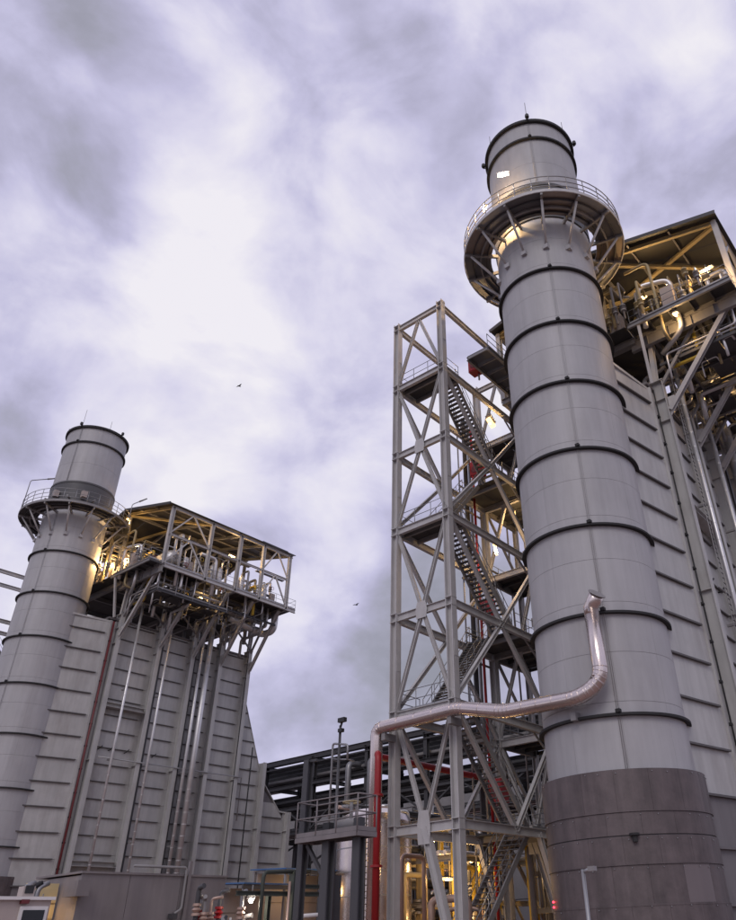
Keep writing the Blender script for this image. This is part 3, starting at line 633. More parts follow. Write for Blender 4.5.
# ------------------------------------------------------------------ stair tower
LV = [40.4, 34.6, 28.85, 23.15, 17.5, 11.9, 6.3]
TR = CACHE
def stair_tower(x0, y0, label, full=True):
    x1, y1 = x0+10.1, y0+4.1
    t = thing('stair_tower', label, 'stair tower', ((x0+x1)/2, (y0+y1)/2, 0), 'steel stair towers')
    V = Vector; cs = {}
    for x in (x0, x1):
        for y in (y0, y1):
            c = H('column', (x, y, 0), (x, y, 40.6), .46, .46, 'steel', t, upv=(0, 1, 0), tf=.045, tw=.03); cs[x, y] = c
            for z in LV:
                for dz in (-.24, .24): boxo('stiffener', (x, y, z-.22+dz), (.5, .5, .04), 'steel', c)
            for z in (14.6, 25.9, 37.2): boxo('splice_plate', (x, y-.235, z), (.3, .03, .9), 'steel', c)
    for z in LV:
        for y in (y0, y1): H('beam', (x0+.2, y, z-.22), (x1-.2, y, z-.22), .44, .24, 'steel', t)
        for x in (x0, x1): H('beam', (x, y0+.2, z-.22), (x, y1-.2, z-.22), .44, .24, 'steel', t)
    ym, xm = (y0+y1)/2, (x0+x1)/2
    def br(a, b, w=.2): 
        o = H('brace', a, b, w, w, 'steel', t, tf=.02, tw=.015); return o
    for x in (x0, x1):
        br((x, ym, 40.1), (x, y0+.1, 34.7)); br((x, ym, 40.1), (x, y1-.1, 34.7))
        for z in (28.85, 17.5, 6.3):
            zu = z+5.7; zd = z-5.6
            br((x, ym, z-.2), (x, y0+.1, zu-.3)); br((x, ym, z-.2), (x, y1-.1, zu-.3))
            if z > 7: br((x, ym, z-.2), (x, y0+.1, zd+.1)); br((x, ym, z-.2), (x, y1-.1, zd+.1))
            else: br((x, ym, z-.2), (x, y0+.3, .2), .36)
            gz = .5 if z > 7 else .75
            obj('gusset', MB().poly_slab([(x-.14, ym-.36, z-.2-gz), (x-.14, ym+.36, z-.2-gz), (x-.14, ym+.42, z-.2), (x-.14, ym+.3, z-.2+gz), (x-.14, ym-.3, z-.2+gz), (x-.14, ym-.42, z-.2)], (.03, 0, 0)), 'steel', t)
    for y in (y0, y1):
        for z in (28.85, 17.5, 6.3):
            zu = z+5.7; zd = z-5.6
            for xa in (x0, x1):
                br((xm, y, z-.2), (xa+(.1 if xa == x0 else -.1), y, zu-.35), .22)
                if z > 7: br((xm, y, z-.2), (xa+(.1 if xa == x0 else -.1), y, zd+.1), .22)
                elif xa == x1: br((xm+2.2, y, z-.2), (xa-.1, y, .2), .26)
    # landings: west end at even levels, east end at odd levels
    for i, z in enumerate(LV[1:]):
        west = i % 2 == 0
        a, b = (x0+.1, x0+2.0) if west else (x1-3.2, x1-.1)
        n = 3; 
        for k in range(n):
            ya = y0+.15+k*(y1-y0-.3)/n; boxo('landing_panel', ((a+b)/2, ya+(y1-y0-.3)/n/2, z-.03), (b-a, (y1-y0-.3)/n-.02, .06), 'grating', t)
        for x in (a+.6, b-.05): B('landing_beam', (x, y0+.15, z-.2), (x, y1-.15, z-.2), .14, .3, 'steel_mid', t)
        xo = x0+.12 if west else x1-.12
        handrail([(b if west else a, y0+.12, z), (xo, y0+.12, z), (xo, y1-.12, z), (b if west else a, y1-.12, z)], t, sp=1.3)
    # flights: run A east-down on the near side, run B west-down on the far side
    yA, yB, w = y0+1.1, y1-1.1, 1.45
    def flight(xa, za, xb, zb, y):
        mb = MB(); f = MB().beam((xa, y-w/2, za-.1), (xb, y-w/2, zb-.1), .08, .3)
        fo = obj('stair_flight', f, 'steel_mid', t); obj('stringer', MB().beam((xa, y+w/2, za-.1), (xb, y+w/2, zb-.1), .08, .3), 'steel_mid', fo)
        n = 25
        for k in range(1, n): 
            x = xa+(xb-xa)*k/n; z = za+(zb-za)*k/n; boxo('tread', (x, y, z), (.26, w-.1, .04), 'tread', fo)
        for s_ in (-1, 1):
            mb = MB(); a = V((xa, y+s_*w/2, za)); b = V((xb, y+s_*w/2, zb))
            for h in (1.05, .55): mb.tube([a+V((0, 0, h)), b+V((0, 0, h))], .024, 6)
            for k in range(7): q = a.lerp(b, k/6); mb.tube([q-V((0, 0, .1)), q+V((0, 0, 1.05))], .024, 6)
            obj('stair_rail', mb, 'galv', fo)
    xW, xE = x0+2.0, x1-3.2
    for k, (x, y, r, m) in enumerate(((x1-1.2, y1+.3, .12, 'galv'), (x1-.7, y1+.3, .08, 'steel_mid'), (x1-2.6, y1+.32, .06, 'galv'))):
        T('riser_pipe', [(x, y, .2), (x, y, 36.5)], r, m, t, 10)
    B('tray_or_shade_strip', (x1-1.8, y1+.25, .2), (x1-1.8, y1+.25, 36.5), .45, .1, 'dark_steel', t, upv=(0, 1, 0))
    for x in (x1+4.2,):
        for y in (y0+.3, y1-.1): H('column', (x, y, 0), (x, y, 36.2), .34, .34, 'steel', t, upv=(0, 1, 0))
    for i, z in enumerate(LV[1:]):
        for k in range(3):
            for j in range(2): boxo('bridge_panel', (x1+.75+1.4*k, y0+1.2+1.95*j, z-.05), (1.36, 1.9, .06), 'grating', t)
        for y in (y0+.25, y1-.15): H('bridge_beam', (x1+.2, y, z-.3), (x1+4.2, y, z-.3), .4, .2, 'steel_mid', t)
        for k in range(4): B('bridge_joist', (x1+.3+1.3*k, y0+.25, z-.22), (x1+.3+1.3*k, y1-.15, z-.22), .1, .22, 'dark_steel', t)
        handrail([(x1+.2, y0+.25, z), (x1+4.2, y0+.25, z), (x1+4.2, y1-.15, z), (x1+.2, y1-.15, z)], t, sp=1.1, m='steel_mid')
        B('brace', (x1+.2, y1-.15, z-.4), (x1+4.2, y1-.15, z-5.0), .16, .16, 'steel_mid', t); B('brace', (x1+.2, y0+.25, z-4.8), (x1+4.2, y0+.25, z-.4), .16, .16, 'steel_mid', t)
        boxo('equipment_cabinet', (x1+1.4+.8*(i % 2), y0+1.3, z+.85), (.8, .6, 1.7), 'steel_mid', t)
        T('drain_line', bend([(x1+2.9, y0+.9, z+1.6), (x1+2.9, y0+.9, z-2.4), (x1+.6, y0+.9, z-2.4), (x1+.6, y0+.9, z-4.6)], .3, 4), .09, 'galv', t, 8)
        T('drain_line', bend([(x0+7.2, y1+.15, z+.9), (x1+3.4, y1+.15, z+.9), (x1+3.4, y1+.15, z-3.2)], .3, 4), .07, 'steel_mid', t, 8)
    for z in LV[1:]:
        B('landing_strut', (x1-2.2, y0+.2, z-.3), (x1-.2, y0+.2, z-1.7), .1, .1, 'steel_mid', t); B('pipe_bracket', (x1-3.0, y1+.14, z-.9), (x1-.3, y1+.14, z-.9), .1, .12, 'steel_mid', t)
        boxo('junction_box', (x1-.5, y0+.3, z+1.2), (.4, .25, .55), 'steel_mid', t)
    zs = LV[1:]+[.14]
    for i in range(6):
        if i % 2 == 0: flight(xW, zs[i], xE, zs[i+1], yA)
        else: flight(xE, zs[i], xW-(1.4 if i == 5 else 0), zs[i+1], yA if i == 5 else yB)
    return t
tw1 = stair_tower(31.35, 23.45, 'near open steel stair tower with crossed braces left of the tall stack')
tw2 = stair_tower(30.6, 92.2, 'far steel stair tower barely showing left of the far stack')

lamp('brightest flood lamp glowing on the upper stairs beside the stack', (38.4, 24.35, 33.9), (.5, -.2, -.8), .8, 1100, radius=.2)
lamp('tube lamp on the middle stairs next to the stack edge', (39.2, 25.3, 24.0), (.3, 0, -1), 1.0, 520)
lamp('upright tube lamp tight against the stack edge at mid height', (41.6, 24.9, 27.4), (.1, .1, 1), .9, 420)
lamp('lamp under the lowest landing of the near stair tower', (37.0, 28.6, 4.2), (1, 0, 0), .9, 200)

# red standpipe and hose cabinets
t = thing('standpipe', 'red fire standpipe rising inside the near stair tower', 'pipe', (39.6, 27.1, 0))
T('pipe_run', [(39.6, 27.1, 0.1), (39.6, 27.1, 36)], .09, 'red', t, 10)
for z in (8.9, 20.1, 31.6): T('branch', [(39.6, 27.1, z-1.0), (39.6, 26.7, z-1.0), (39.6, 26.7, z-.5)], .05, 'red', t, 8)
for (x, y, z), w_ in (((39.9, 26.8, 8.7), 'lowest'), ((39.9, 26.8, 20.1), 'second lowest'), ((39.9, 26.8, 31.4), 'second highest'), ((34.2, 22.5, 35.8), 'highest')):
    k = thing('hose_cabinet', f'{w_} of the red hose cabinets on the near stair tower', 'cabinet', (x, y, z-.65), 'red hose cabinets')
    obj('cabinet_body', MB().box((x, y, z), (.75, 1.0, 1.3)), 'red', k); obj('cabinet_door', MB().box((x-.39, y, z), (.03, .9, 1.15)), 'red', k)
    obj('reel', MB().tube([(x-.45, y, z-.1), (x-.40, y, z-.1)], .32, 16), 'dark_red', k); boxo('mounting_leg', (x+.2, y, z-.9), (.1, .1, .6), 'steel_mid', k)

# ------------------------------------------------------------------ silver vent pipe and red fire main
t = thing('vent_pipe', 'large silver elbowed vent pipe clamped round the stack and stair tower', 'pipe', (29.5, 22, 0))
path = [(28.55, 13.25, 14.05), (28.72, 13.72, 13.55), (28.74, 13.70, 10.62), (28.62, 14.05, 10.12), (28.46, 14.75, 9.8), (29.6, 19.2, 10.22), (30.35, 22.4, 11.08), (30.35, 27.95, 11.0), (30.35, 27.95, .4)]
P = [Vector(p_) for p_ in path]
T('pipe_run', bend(P[1:], .42, 3), .33, 'pipe_clad', t, 20)
d = (P[0]-P[1]).normalized()
T('outlet', [P[1]-Vector((0, 0, .3)), P[1]+Vector((0, 0, .02)), P[1]+d*.25, P[0]], [.33, .33, .33, .33], 'pipe_clad', t, 20)
obj('outlet_flange', MB().tube([P[0]-d*.01, P[0]+d*.03], .40, 20), 'steel_mid', t)
bp = bend(P[1:], .42, 3)
for i in range(2, len(bp)-1):
    a_, b_ = bp[i-1], bp[i]; L_ = (b_-a_).length; n_ = max(1, int(L_/.95))
    for k in range(n_ if L_ > .9 else 1):
        q = a_.lerp(b_, k/n_); dd = (b_-a_).normalized()*.02
        obj('cladding_seam', MB().tube([q-dd, q+dd], .34, 20), 'pipe_clad', t)
for q in ((30.7, 23.0, 10.6), (30.7, 27.4, 10.5), (29.25, 15.3, 9.2)): obj('pipe_support', MB().box(q, (.9, .25, .35)), 'steel_mid', t)
t = thing('fire_main', 'bright red fire water pipe standing left of the near stair tower', 'pipe', (29.9, 27.35, 0))
T('pipe_run', bend([(29.75, 27.25, .1), (29.75, 27.25, 9.62), (30.4, 27.95, 9.62), (41.5, 27.95, 9.62), (41.5, 27.95, 7)], .45, 6), .175, 'red', t, 16)
for z in (1.2, 4.5, 7.6): obj('flange', MB().lathe((29.75, 27.25, z), [(0.1, -.05), (.29, -.05), (.29, .05), (.1, .05)], 14), 'red', t)

# ------------------------------------------------------------------ pipe rack in the distance
t = thing('pipe_rack', 'long dark elevated pipe rack crossing behind the two boilers', 'pipe rack', (71, 70, 0))
for y in range(28, 122, 9):
    for x in (68, 74): H('column', (x, y, 0), (x, y, 21), .5, .5, 'dark_steel', t, upv=(1, 0, 0))
    for z in (12.2, 15.6, 18.2, 20.6): H('cross_beam', (67.4, y, z), (74.6, y, z), .45, .3, 'dark_steel', t)
    B('brace', (68, y, 9), (74, y, 12), .2, .2, 'dark_steel', t)
for x in (67.6, 68.1, 74.0):
    for z in (12.5, 15.2, 17.8, 20.9): H('longitudinal', (x, 26, z), (x, 124, z), .6 if z > 20 else .42, .3, 'dark_steel', t)
rn = random.Random(4)
for z in (12.6, 16.0, 18.6):
    x = 68.6
    while x < 73.6:
        r = rn.choice((.14, .2, .28, .36)); x += r+.12
        T('pipe', [(x, 27, z+.1+r), (x, 123, z+.1+r)], r, rn.choice(('dark_steel', 'steel_mid', 'dark_steel', 'galv', 'aluminium')), t, 10); x += r+.1
for y in range(28, 116, 9):
    B('brace', (67.7, y, 12.6), (67.7, y+4.5, 15.4), .18, .18, 'dark_steel', t); B('brace', (67.7, y+9, 12.6), (67.7, y+4.5, 15.4), .18, .18, 'dark_steel', t)
for x, z in ((68.4, 20.2), (70.4, 20.2), (72.4, 20.2), (69.0, 15.0), (71.6, 15.0)):
    obj('tray_or_shade_strip', MB().box((x, 75, z), (1.5, 97, .16)), 'dark_steel', t)
for y in (62.5, 66.0): T('drop_pipe', bend([(69.5, y, 19), (66.9, y, 19), (66.9, y, 8)], .7, 6), .35, 'galv', t, 14)

t = thing('turbine_hall', 'pale grey clad turbine hall far behind the pipe rack', 'building', (108, 75, 0))
obj('hall_core', MB().box((108, 75, 9.9), (31.6, 99.6, 19.8)), 'casing_dark', t)
for k in range(25):
    for z, h in ((2.5, 4.9), (7.5, 4.9), (12.5, 4.9), (17.5, 4.9)): boxo('wall_sheet', (92.1, 27+4*k, z), (.1, 3.96, h), 'steel_mid', t)
for k in range(8): boxo('wall_sheet', (94+4*k, 25.1, 10), (3.96, .1, 19.8), 'casing', t)
obj('roof_edge', MB().box((108, 75, 20.1), (32.4, 100.4, .5)), 'steel_mid', t)
for k in range(6): obj('roof_ventilator', MB().lathe((97, 30+9*k, 20.3), [(0, 2.0), (1.1, 2.0), (1.3, 1.7), (.9, 1.3), (.9, 0)], 16, closed=False), 'galv', t)

# ------------------------------------------------------------------ valve platform
def frame_thing(name, label, cat, loc, group=None): return thing(name, label, cat, loc, group)
t = thing('valve_platform', 'dark steel valve platform with pale handrail left of the red pipe', 'platform', (20.6, 20.3, 0))
zf = 4.70; xa, xb, ya, yb = 20.0, 20.95, 19.22, 22.2
obj('deck', MB().box(((xa+xb)/2, (ya+yb)/2, zf-.03), (xb-xa, yb-ya, .06)), 'grating', t)
for p0, p1 in (((xa, ya), (xa, yb)), ((xb, ya), (xb, yb)), ((xa, ya), (xb, ya)), ((xa, yb), (xb, yb))): B('edge_channel', (*p0, zf-.08), (*p1, zf-.08), .08, .15, 'enclosure', t)
handrail([(xa, ya, zf), (xa, yb, zf), (xb, yb, zf), (xb, ya, zf)], t, h=1.15, sp=1.0, m='enclosure', r=.026, closed=True)
for y, w_ in ((21.0, .32), (19.55, .32)): H('column', (xa+.45, y, 0), (xa+.45, y, zf-.15), w_, w_, 'dark_steel', t, upv=(1, 0, 0), tf=.05, tw=.05)
B('knee_brace', (xa+.45, 21.1, 3.4), (xa+.4, 22.0, zf-.2), .12, .12, 'dark_steel', t)
H('mast', (xa+.5, 22.35, 0), (xa+.5, 22.35, 7.4), .26, .26, 'dark_steel', t, upv=(1, 0, 0)); B('mast_arm', (xa+.5, 22.35, 7.35), (xa+.5, 21.9, 7.35), .09, .09, 'dark_steel', t)
v_ = T('valve_body', bend([(20.6, 19.6, zf+.3), (20.6, 20.7, zf+.3)], .2), .2, 'steel_mid', t, 12)
T('valve_stem', [(20.6, 20.1, zf+.3), (20.6, 20.1, zf+1.0)], .06, 'steel_mid', t, 8)
T('handwheel', [Vector((20.6+.3*math.cos(k*.524), 20.1+.3*math.sin(k*.524), zf+1.0)) for k in range(13)], .03, 'ochre', t, 6)
boxo('actuator', (20.5, 19.6, zf+.25), (.28, .28, .42), 'dark_steel', t); boxo('actuator', (20.6, 21.2, zf+.25), (.26, .3, .4), 'black', t)

# access ladder with hoop, camera pole
t = thing('access_ladder', 'pale hooped ladder standing in front of the pipe rack', 'ladder', (26, 26.3, 0))
T('stile', bend([(26, 26.75, 4), (26, 26.75, 9.45), (26, 25.75, 9.25), (26, 25.75, 8.6)], .15, 4), .05, 'galv', t, 8); T('stile', [(26.45, 26.75, 4), (26.45, 26.75, 9.45)], .05, 'galv', t, 8)
T('hoop', bend([(26, 26.75, 8.75), (26, 25.75, 8.6), (26.45, 25.75, 8.6)], .1, 3), .03, 'galv', t, 6)
boxo('ladder_base', (26.2, 26.7, 2.0), (.9, .5, 4.0), 'dark_steel', t)
for k in range(17): boxo('rung', (26.22, 26.75, 4.2+.3*k), (.42, .03, .03), 'galv', t)
t = thing('camera_pole', 'thin dark pole topped by a small camera before the rack', 'pole', (26, 26.4, 0))
T('pole', [(26, 26.35, 0), (26, 26.3, 10.2)], [.11, .06], 'dark_steel', t, 10)
obj('camera_head', MB().box((25.95, 26.15, 10.42), (.2, .42, .2)), 'black', t); T('camera_neck', [(26, 26.3, 10.1), (26, 26.2, 10.35)], .05, 'black', t, 8); obj('lower_camera', MB().box((25.95, 26.2, 9.95), (.18, .26, .16)), 'black', t)

# storage tank behind the red pipe
t = thing('storage_tank', 'silver clad upright tank behind the red fire pipe', 'tank', (36.5, 33.6, 0))
obj('tank_shell', MB().lathe((36.5, 33.6, 0), [(2.2, .1), (2.2, 7.4), (2.0, 7.75), (1.2, 8.1), (0, 8.2)], 40, closed=False), 'pipe_clad', t)
for k in range(6): obj('tank_band', MB().lathe((36.5, 33.6, 1.2+1.2*k), [(2.19, -.03), (2.225, -.03), (2.225, .03), (2.19, .03)], 40), 'galv', t)
for dy in (0, .4): T('ladder_stile', [(34.55, 32.1+dy, .2), (34.55, 32.1+dy, 8.6)], .03, 'ring', t, 6)
for k in range(26): boxo('ladder_rung', (34.55, 32.3, .5+.3*k), (.03, .4, .03), 'ring', t)
T('roof_nozzle', [(36.2, 33.2, 8.0), (36.2, 33.2, 8.7)], .18, 'galv', t, 12)

# ------------------------------------------------------------------ lower process area behind the tower
def process_frame(label, x0, y0, x1, y1, h, seed, lit):
    t = thing('process_frame', label, 'pipe frame', ((x0+x1)/2, (y0+y1)/2, 0), 'process frames behind the stair tower'); rn = random.Random(seed)
    for x in (x0, (x0+x1)/2, x1):
        for y in (y0, y1): H('post', (x, y, 0), (x, y, h), .26, .26, 'yellow' if lit else 'steel_mid', t, upv=(1, 0, 0))  # lit frames: warm lamplight put into yellow posts and ochre beams
    for z in (h*.42, h*.72, h):
        for y in (y0, y1): H('beam', (x0, y, z), (x1, y, z), .26, .16, 'ochre' if lit else 'steel_mid', t)
        for x in (x0, x1): H('beam', (x, y0, z), (x, y1, z), .26, .16, 'steel_mid', t)
    B('brace', (x0, y0, .2), ((x0+x1)/2, y0, h*.72), .12, .12, 'ochre', t); B('brace', (x1, y0, .2), ((x0+x1)/2, y0, h*.72), .12, .12, 'ochre', t)
    for k in range(24):
        x = rn.uniform(x0, x1); y = rn.uniform(y0-.3, y1); r = rn.choice((.07, .1, .14, .2)); z = rn.uniform(h*.3, h); x2 = x+rn.uniform(-2, 2)
        pp = T('pipe', bend([(x, y, .1), (x, y, z), (x2, y, z), (x2, y, .1 if k % 2 else z+1.2)], .3, 4), r, rn.choice(('galv', 'aluminium', 'copper_pipe', 'ochre', 'yellow', 'dark_steel', 'steel_mid', 'dark_steel')), t, 10)
        if k % 3 == 0: obj('valve', MB().lathe((x, y, z*.55), [(0, -.35), (r*2, -.35), (r*2, -.24), (r*1.2, -.2), (r*2.2, 0), (r*1.2, .2), (r*2, .24), (r*2, .35), (0, .35)], 12, closed=False), 'red' if k == 3 else 'galv', pp)
    for k in range(3): T('pipe', [(x0-.5, y0+.3+.5*k, h*.72+.3), (x1+.5, y0+.3+.5*k, h*.72+.3)], .14, 'aluminium', t, 10)
    vx = (x0+x1)/2+1; T('vessel', [(vx, y0+1.0, 1.0), (vx, y0+1.0, 1.35), (vx, y0+1.0, 3.6), (vx, y0+1.0, 3.95)], [.25, .65, .65, .25], 'aluminium', t, 20)
    for a_ in (0, 2.1, 4.2): B('vessel_leg', (vx+.45*math.cos(a_), y0+1+.45*math.sin(a_), 0), (vx+.45*math.cos(a_), y0+1+.45*math.sin(a_), 1.3), .1, .1, 'steel_mid', t)
    return t
process_frame('yellow lit pipe frame right behind the near stair tower', 38.5, 29.2, 47, 33.5, 7.4, 1, True)
process_frame('grey pipe frame further back behind the yellow lit one', 44, 37, 55, 43, 9.2, 2, False)
process_frame('low yellow lit pipe frame between stack foot and stair tower', 43, 22.6, 50, 27, 6.2, 3, True)
process_frame('tall grey pipe frame deep behind the near stair tower', 55, 46, 64, 52, 11, 5, False)
t = thing('pipe_gallery', 'dark tangle of upright pipes and braces seen through the tower foot', 'pipe frame', (44, 35.5, 0)); rn = random.Random(31)
for x in (36.5, 40, 44, 48, 52):
    H('post', (x, 34.8, 0), (x, 34.8, 8.4), .24, .24, 'dark_steel', t, upv=(1, 0, 0)); H('post', (x, 36.6, 0), (x, 36.6, 8.4), .24, .24, 'dark_steel', t, upv=(1, 0, 0))
for z in (2.6, 4.4, 6.3, 8.3):
    for y in (34.8, 36.6): H('beam', (36.4, y, z), (52.2, y, z), .22, .16, 'dark_steel', t)
    for k in range(4): T('pipe', [(36, 35.1+.4*k, z+.25), (53, 35.1+.4*k, z+.25)], rn.choice((.08, .12, .16)), rn.choice(('dark_steel', 'galv', 'steel_mid', 'copper_pipe')), t, 8)
for k in range(4):
    for z in (.1, 4.4): B('brace', (36.5+4*k, 34.7, z), (40+4*k, 34.7, z+3.8), .12, .12, 'dark_steel', t); B('brace', (40+4*k, 34.66, z), (36.5+4*k, 34.66, z+3.8), .12, .12, 'dark_steel', t)
for k in range(26):
    x = rn.uniform(35.5, 52); y = rn.uniform(33.9, 34.5); z = rn.uniform(3, 8.6)
    T('pipe', bend([(x, y, .1), (x, y, z), (x+rn.uniform(-1.2, 1.2), y+.2, z), (x+rn.uniform(-1.2, 1.2), y+1.6, z+.1)], .25, 4), rn.choice((.05, .08, .12)), rn.choice(('dark_steel', 'steel_mid', 'galv', 'copper_pipe', 'aluminium')), t, 8)
for lb, q, pw in (('lamp deep in the yellow lit pipe frame behind the stairs', (42, 30.6, 5.4), 230), ('lamp low among the vessels behind the stair tower', (40.2, 30.0, 2.6), 110), ('lamp in the pipe frame between stack foot and stairs', (45.5, 24.5, 4.6), 180),
                  ('lamp high on the grey pipe frame behind the stairs', (49, 39, 7.6), 300), ('lamp by the silver tank behind the red pipe', (33.6, 31.4, 6.4), 80)):
    lamp(lb, q, (1, .3, 0), .6, pw, group='lit lamps of the process area')
# copper-coloured pipe loops under the tower
for lb, pts, r in (('upper brown pipe bend under the near stair tower', [(33.2, 28.6, .1), (33.2, 28.6, 5.2), (35.0, 28.6, 5.2), (35.0, 28.6, 1.5)], .12),
                   ('thick low pipe loop under the near stair tower', [(32.6, 26.2, .1), (32.6, 26.2, 3.1), (33.2, 24.4, 3.1), (33.2, 24.4, .1)], .17),
                   ('thin low pipe loop under the near stair tower', [(34.0, 26.4, .1), (34.0, 26.4, 2.7), (34.8, 24.9, 2.7), (34.8, 24.9, .1)], .1)):
    o = T('pipe_loop', bend(pts, .35, 6), r, 'copper_pipe', None, 14); o['label'] = lb; o['category'] = 'pipe'; o['group'] = 'brown pipe loops under the stairs'

# ------------------------------------------------------------------ left foreground: enclosure, cabin, lit stair, frames, sheds
t = thing('equipment_enclosure', 'large plain grey panelled enclosure in front of the far boiler', 'enclosure', (20.2, 30, 0))
x0, x1, yF, hh = 16.65, 23.2, 30.0, 4.06
obj('enclosure_core', MB().box(((x0+x1)/2, yF+1.6, hh/2-.03), (x1-x0-.06, 3.1, hh-.06)), 'enclosure', t)
pu = [x0, x0+2.0, x0+4.3, x1]
for a, b in zip(pu, pu[1:]): boxo('side_panel', ((a+b)/2, yF, hh/2), (b-a-.02, .06, hh), 'enclosure', t)
obj('roof_edge', MB().box(((x0+x1)/2, yF+1.55, hh+.03), (x1-x0+.12, 3.3, .07)), 'enclosure', t)
obj('end_hood', MB().box((x0-.12, yF-.1, 3.55), (.5, .9, .5)), 'enclosure', t)
T('drain_pipe', bend([(18.6, yF-.18, 4.35), (21.05, yF-.18, 4.35), (21.05, yF-.18, 2.9), (20.75, yF-.18, 2.75)], .12, 4), .05, 'steel_mid', t, 8)
B('corner_post', (21.25, yF-.12, 0), (21.25, yF-.12, 4.6), .14, .1, 'enclosure', t, upv=(0, 1, 0)); boxo('pipe_end', (20.7, yF-.18, 2.66), (.3, .2, .18), 'dark_steel', t)
t = thing('site_cabin', 'small beige cabin with white framed dark window at the corner', 'cabin', (12, 25.3, 0))
obj('cabin_body', MB().box((10.2, 25.3, 1.45), (4.76, 2.6, 2.9)), 'cabin', t); obj('cabin_roof', MB().box((10.2, 25.3, 2.94), (4.9, 2.8, .08)), 'trim', t)
w = obj('window_frame', MB().box((12.12, 23.98, 2.2), (.78, .07, 1.1)), 'trim', t); obj('window_pane', MB().box((12.12, 23.94, 2.2), (.6, .03, .92)), 'glass', w)
boxo('vent_box', (11.8, 23.95, 2.86), (.22, .12, .1), 'dark_red', t)
t = thing('air_unit', 'small beige air unit standing on the cabin roof', 'air unit', (12.3, 24.9, 2.98))
obj('unit_body', MB().box((12.25, 24.9, 3.13), (.34, .3, .3)), 'cabin', t); obj('unit_grille', MB().box((12.25, 24.74, 3.2), (.24, .03, .2)), 'ring', t)
t = thing('lit_entrance', 'narrow yellow lit panelled entrance beside the grey enclosure', 'entrance', (15.9, 30.6, 0))
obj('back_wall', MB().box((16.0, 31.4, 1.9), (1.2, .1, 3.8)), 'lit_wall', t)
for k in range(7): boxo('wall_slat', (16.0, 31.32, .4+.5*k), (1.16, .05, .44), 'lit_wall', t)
for x in (15.35, 15.1, 14.85): T('door_pipe', bend([(x, 30.4, .1), (x, 30.4, 3.6), (x+.35, 30.4, 3.75)], .2, 4), .09, 'galv' if x != 15.1 else 'black', t, 10)
lamp('lamp hidden over the yellow lit entrance at lower left', (15.95, 31.1, 3.0), (1, 0, 0), .3, 14, group='lit lamps of the process area')

t = thing('pipe_bundle_frame', 'blackish green pipe frame in front of the blue roofed shed', 'pipe frame', (22, 25, 0))
H('post', (22.62, 25, 0), (22.62, 25, 3.95), .34, .3, 'green_black', t, upv=(1, 0, 0)); H('post', (21.9, 25.6, 0), (21.9, 25.6, 3.3), .16, .16, 'green_black', t, upv=(1, 0, 0))
T('pipe', bend([(21.06, 25, .1), (21.06, 25, 3.88), (23.4, 25, 3.98)], .2, 5), .075, 'green_black', t, 10)
H('beam', (20.0, 25.15, 3.2), (24.2, 25.15, 3.2), .16, .12, 'green_black', t); H('beam', (22.5, 25.1, 3.45), (24.6, 25.1, 3.45), .14, .12, 'green_black', t)
T('pipe', bend([(22.3, 24.9, .1), (22.3, 24.9, 3.6)], .1), .05, 'copper_pipe', t, 8); T('pipe', bend([(22.7, 24.6, 2.45), (23.9, 24.6, 2.5), (23.9, 24.6, .1)], .2, 5), .07, 'trim', t, 10)
rn = random.Random(11)
t2 = thing('valve_cluster', 'tangle of upright brown pipes and valves right of the grey enclosure', 'valves', (20, 26.5, 0))
for k in range(10):
    x = 19.2+.22*k+rn.uniform(-.06, .06); y = 25.6+rn.uniform(0, 1.2); z = rn.uniform(2.4, 3.5)
    pp = T('pipe', bend([(x, y, .1), (x, y, z), (x+rn.uniform(-.4, .4), y-.3, z+.05)], .12, 4), rn.choice((.05, .07, .09)), rn.choice(('copper_pipe', 'dark_steel', 'steel_mid', 'galv')), t2, 8)
    obj('valve', MB().lathe((x, y, z*.8), [(0, -.18), (.16, -.18), (.16, -.1), (.08, -.08), (.17, 0), (.08, .1), (.15, .12), (.15, .2), (0, .2)], 10, closed=False), rn.choice(('copper_pipe', 'dark_steel', 'red')), pp)
lamp('white spot lamp low in front of the far boiler', (21.1, 25.6, 3.05), (.6, .2, .6), .22, 40, False, .09, group='lit lamps of the process area')
def shed(label, x0, x1, y0, y1, z, m):
    t = thing('open_shed', label, 'shed', ((x0+x1)/2, (y0+y1)/2, 0), 'blue roofed sheds')
    n = 4
    for k in range(n):
        a = x0+(x1-x0)*k/n; b = x0+(x1-x0)*(k+1)/n; obj('roof_sheet', MB().poly_slab([(a+.01, y0, z), (b-.01, y0, z), (b-.01, y1, z+.12), (a+.01, y1, z+.12)], (0, 0, .06)), 'blue', t)
    for x in (x0+.2, x1-.2):
        for y in (y0+.2, y1-.2): B('post', (x, y, 0), (x, y, z+.05), .14, .14, 'steel_mid', t, upv=(1, 0, 0))
    obj('back_wall', MB().box(((x0+x1)/2, y1-.3, z/2), (x1-x0-.6, .1, z-.1)), m, t)
    for k in range(5): boxo('wall_plank', ((x0+x1)/2, y1-.38, .4+.75*k*z/4.2), (x1-x0-.6, .05, .7*z/4.2), m, t)
    B('eave_beam', (x0, y0+.1, z-.12), (x1, y0+.1, z-.12), .1, .18, 'dark_steel', t)
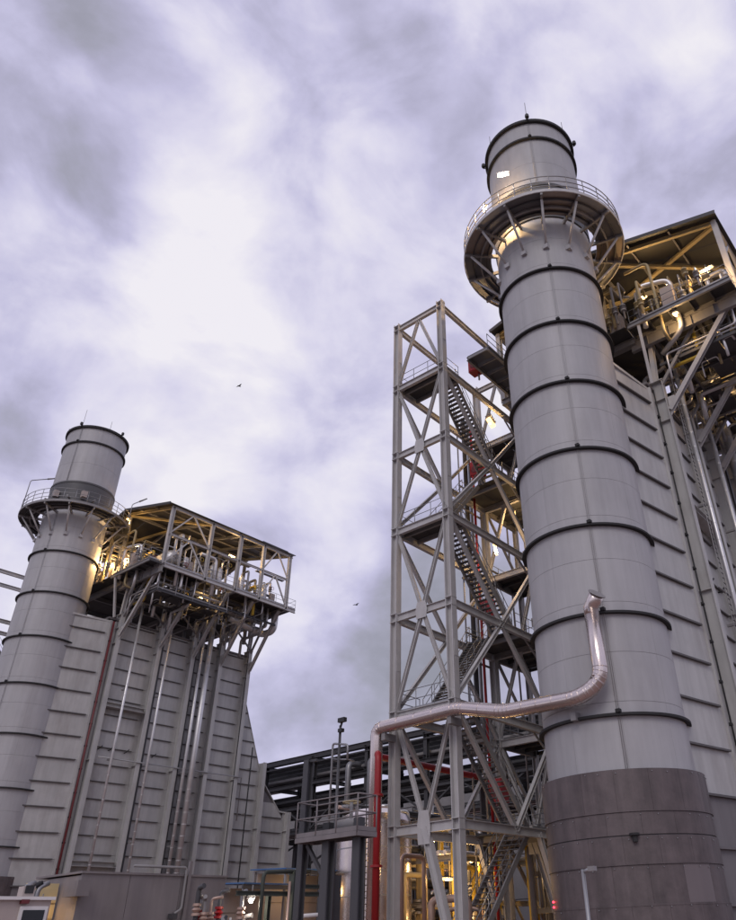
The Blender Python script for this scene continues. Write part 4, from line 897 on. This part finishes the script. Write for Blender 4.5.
shed('taller blue roofed shed behind the dark valve platform', 31, 36.2, 35, 38, 4.95, 'cabin')
shed('lower blue roofed shed behind the blackish green pipe frame', 27.6, 31.0, 34.2, 37, 4.15, 'cabin')
lamp('lamp under the taller blue shed roof', (33.5, 36.2, 4.2), (1, 0, 0), .5, 30, group='lit lamps of the process area')

# slim post in front of the near stack
t = thing('lamp_post', 'slim grey post with small arm before the stack foot', 'post', (12.3, 6.65, 0))
T('pole', [(12.3, 6.69, 0), (12.3, 6.69, 2.5)], .032, 'galv', t, 10); T('arm', bend([(12.3, 6.69, 2.46), (12.32, 6.56, 2.5)], .1), .03, 'galv', t, 8); boxo('head', (12.32, 6.53, 2.5), (.1, .12, .07), 'steel_mid', t)

# street lamps on the far stack gallery
for lb, b, e in (('thin arm lamp on the left rail of the far stack gallery', (27.6, 77.4, 40.5), (29.0, 76.6, 45.2)), ('thin arm lamp on the right rail of the far stack gallery', (36.3, 71.2, 40.5), (36.9, 70.8, 43.6))):
    t = thing('gallery_lamp', lb, 'lamp', b, 'arm lamps on the far gallery')
    T('pole', bend([b, (b[0], b[1], e[2]-.5), e], .2, 4), .05, 'galv', t, 8); v_ = (Vector(e)-Vector((b[0], b[1], e[2]-.5))).normalized(); T('lamp_head', [Vector(e)-v_*.1, Vector(e)+v_*.8], [.1, .07], 'steel_mid', t, 8)
# birds
for lb, c in (('tiny dark bird flying above the far boiler roof', (44, 66, 62)), ('tiny dark bird flying right of the far boiler platform', (62, 61, 36))):
    x, y, z = c; t = thing('bird', lb, 'bird', c, 'birds in flight')
    T('body', [(x-.2, y, z), (x-.1, y, z), (x+.1, y, z+.02), (x+.22, y, z+.04), (x+.3, y, z+.03)], [.01, .06, .07, .04, .01], 'bird', t, 8)
    for s_ in (-1, 1): obj('wing', MB().poly_slab([(x-.08, y, z+.02), (x+.12, y, z+.03), (x+.1, y+s_*.28, z+.14), (x-.05, y+s_*.55, z+.06), (x-.06, y+s_*.25, z+.12)], (0, 0, .015)), 'bird', t)
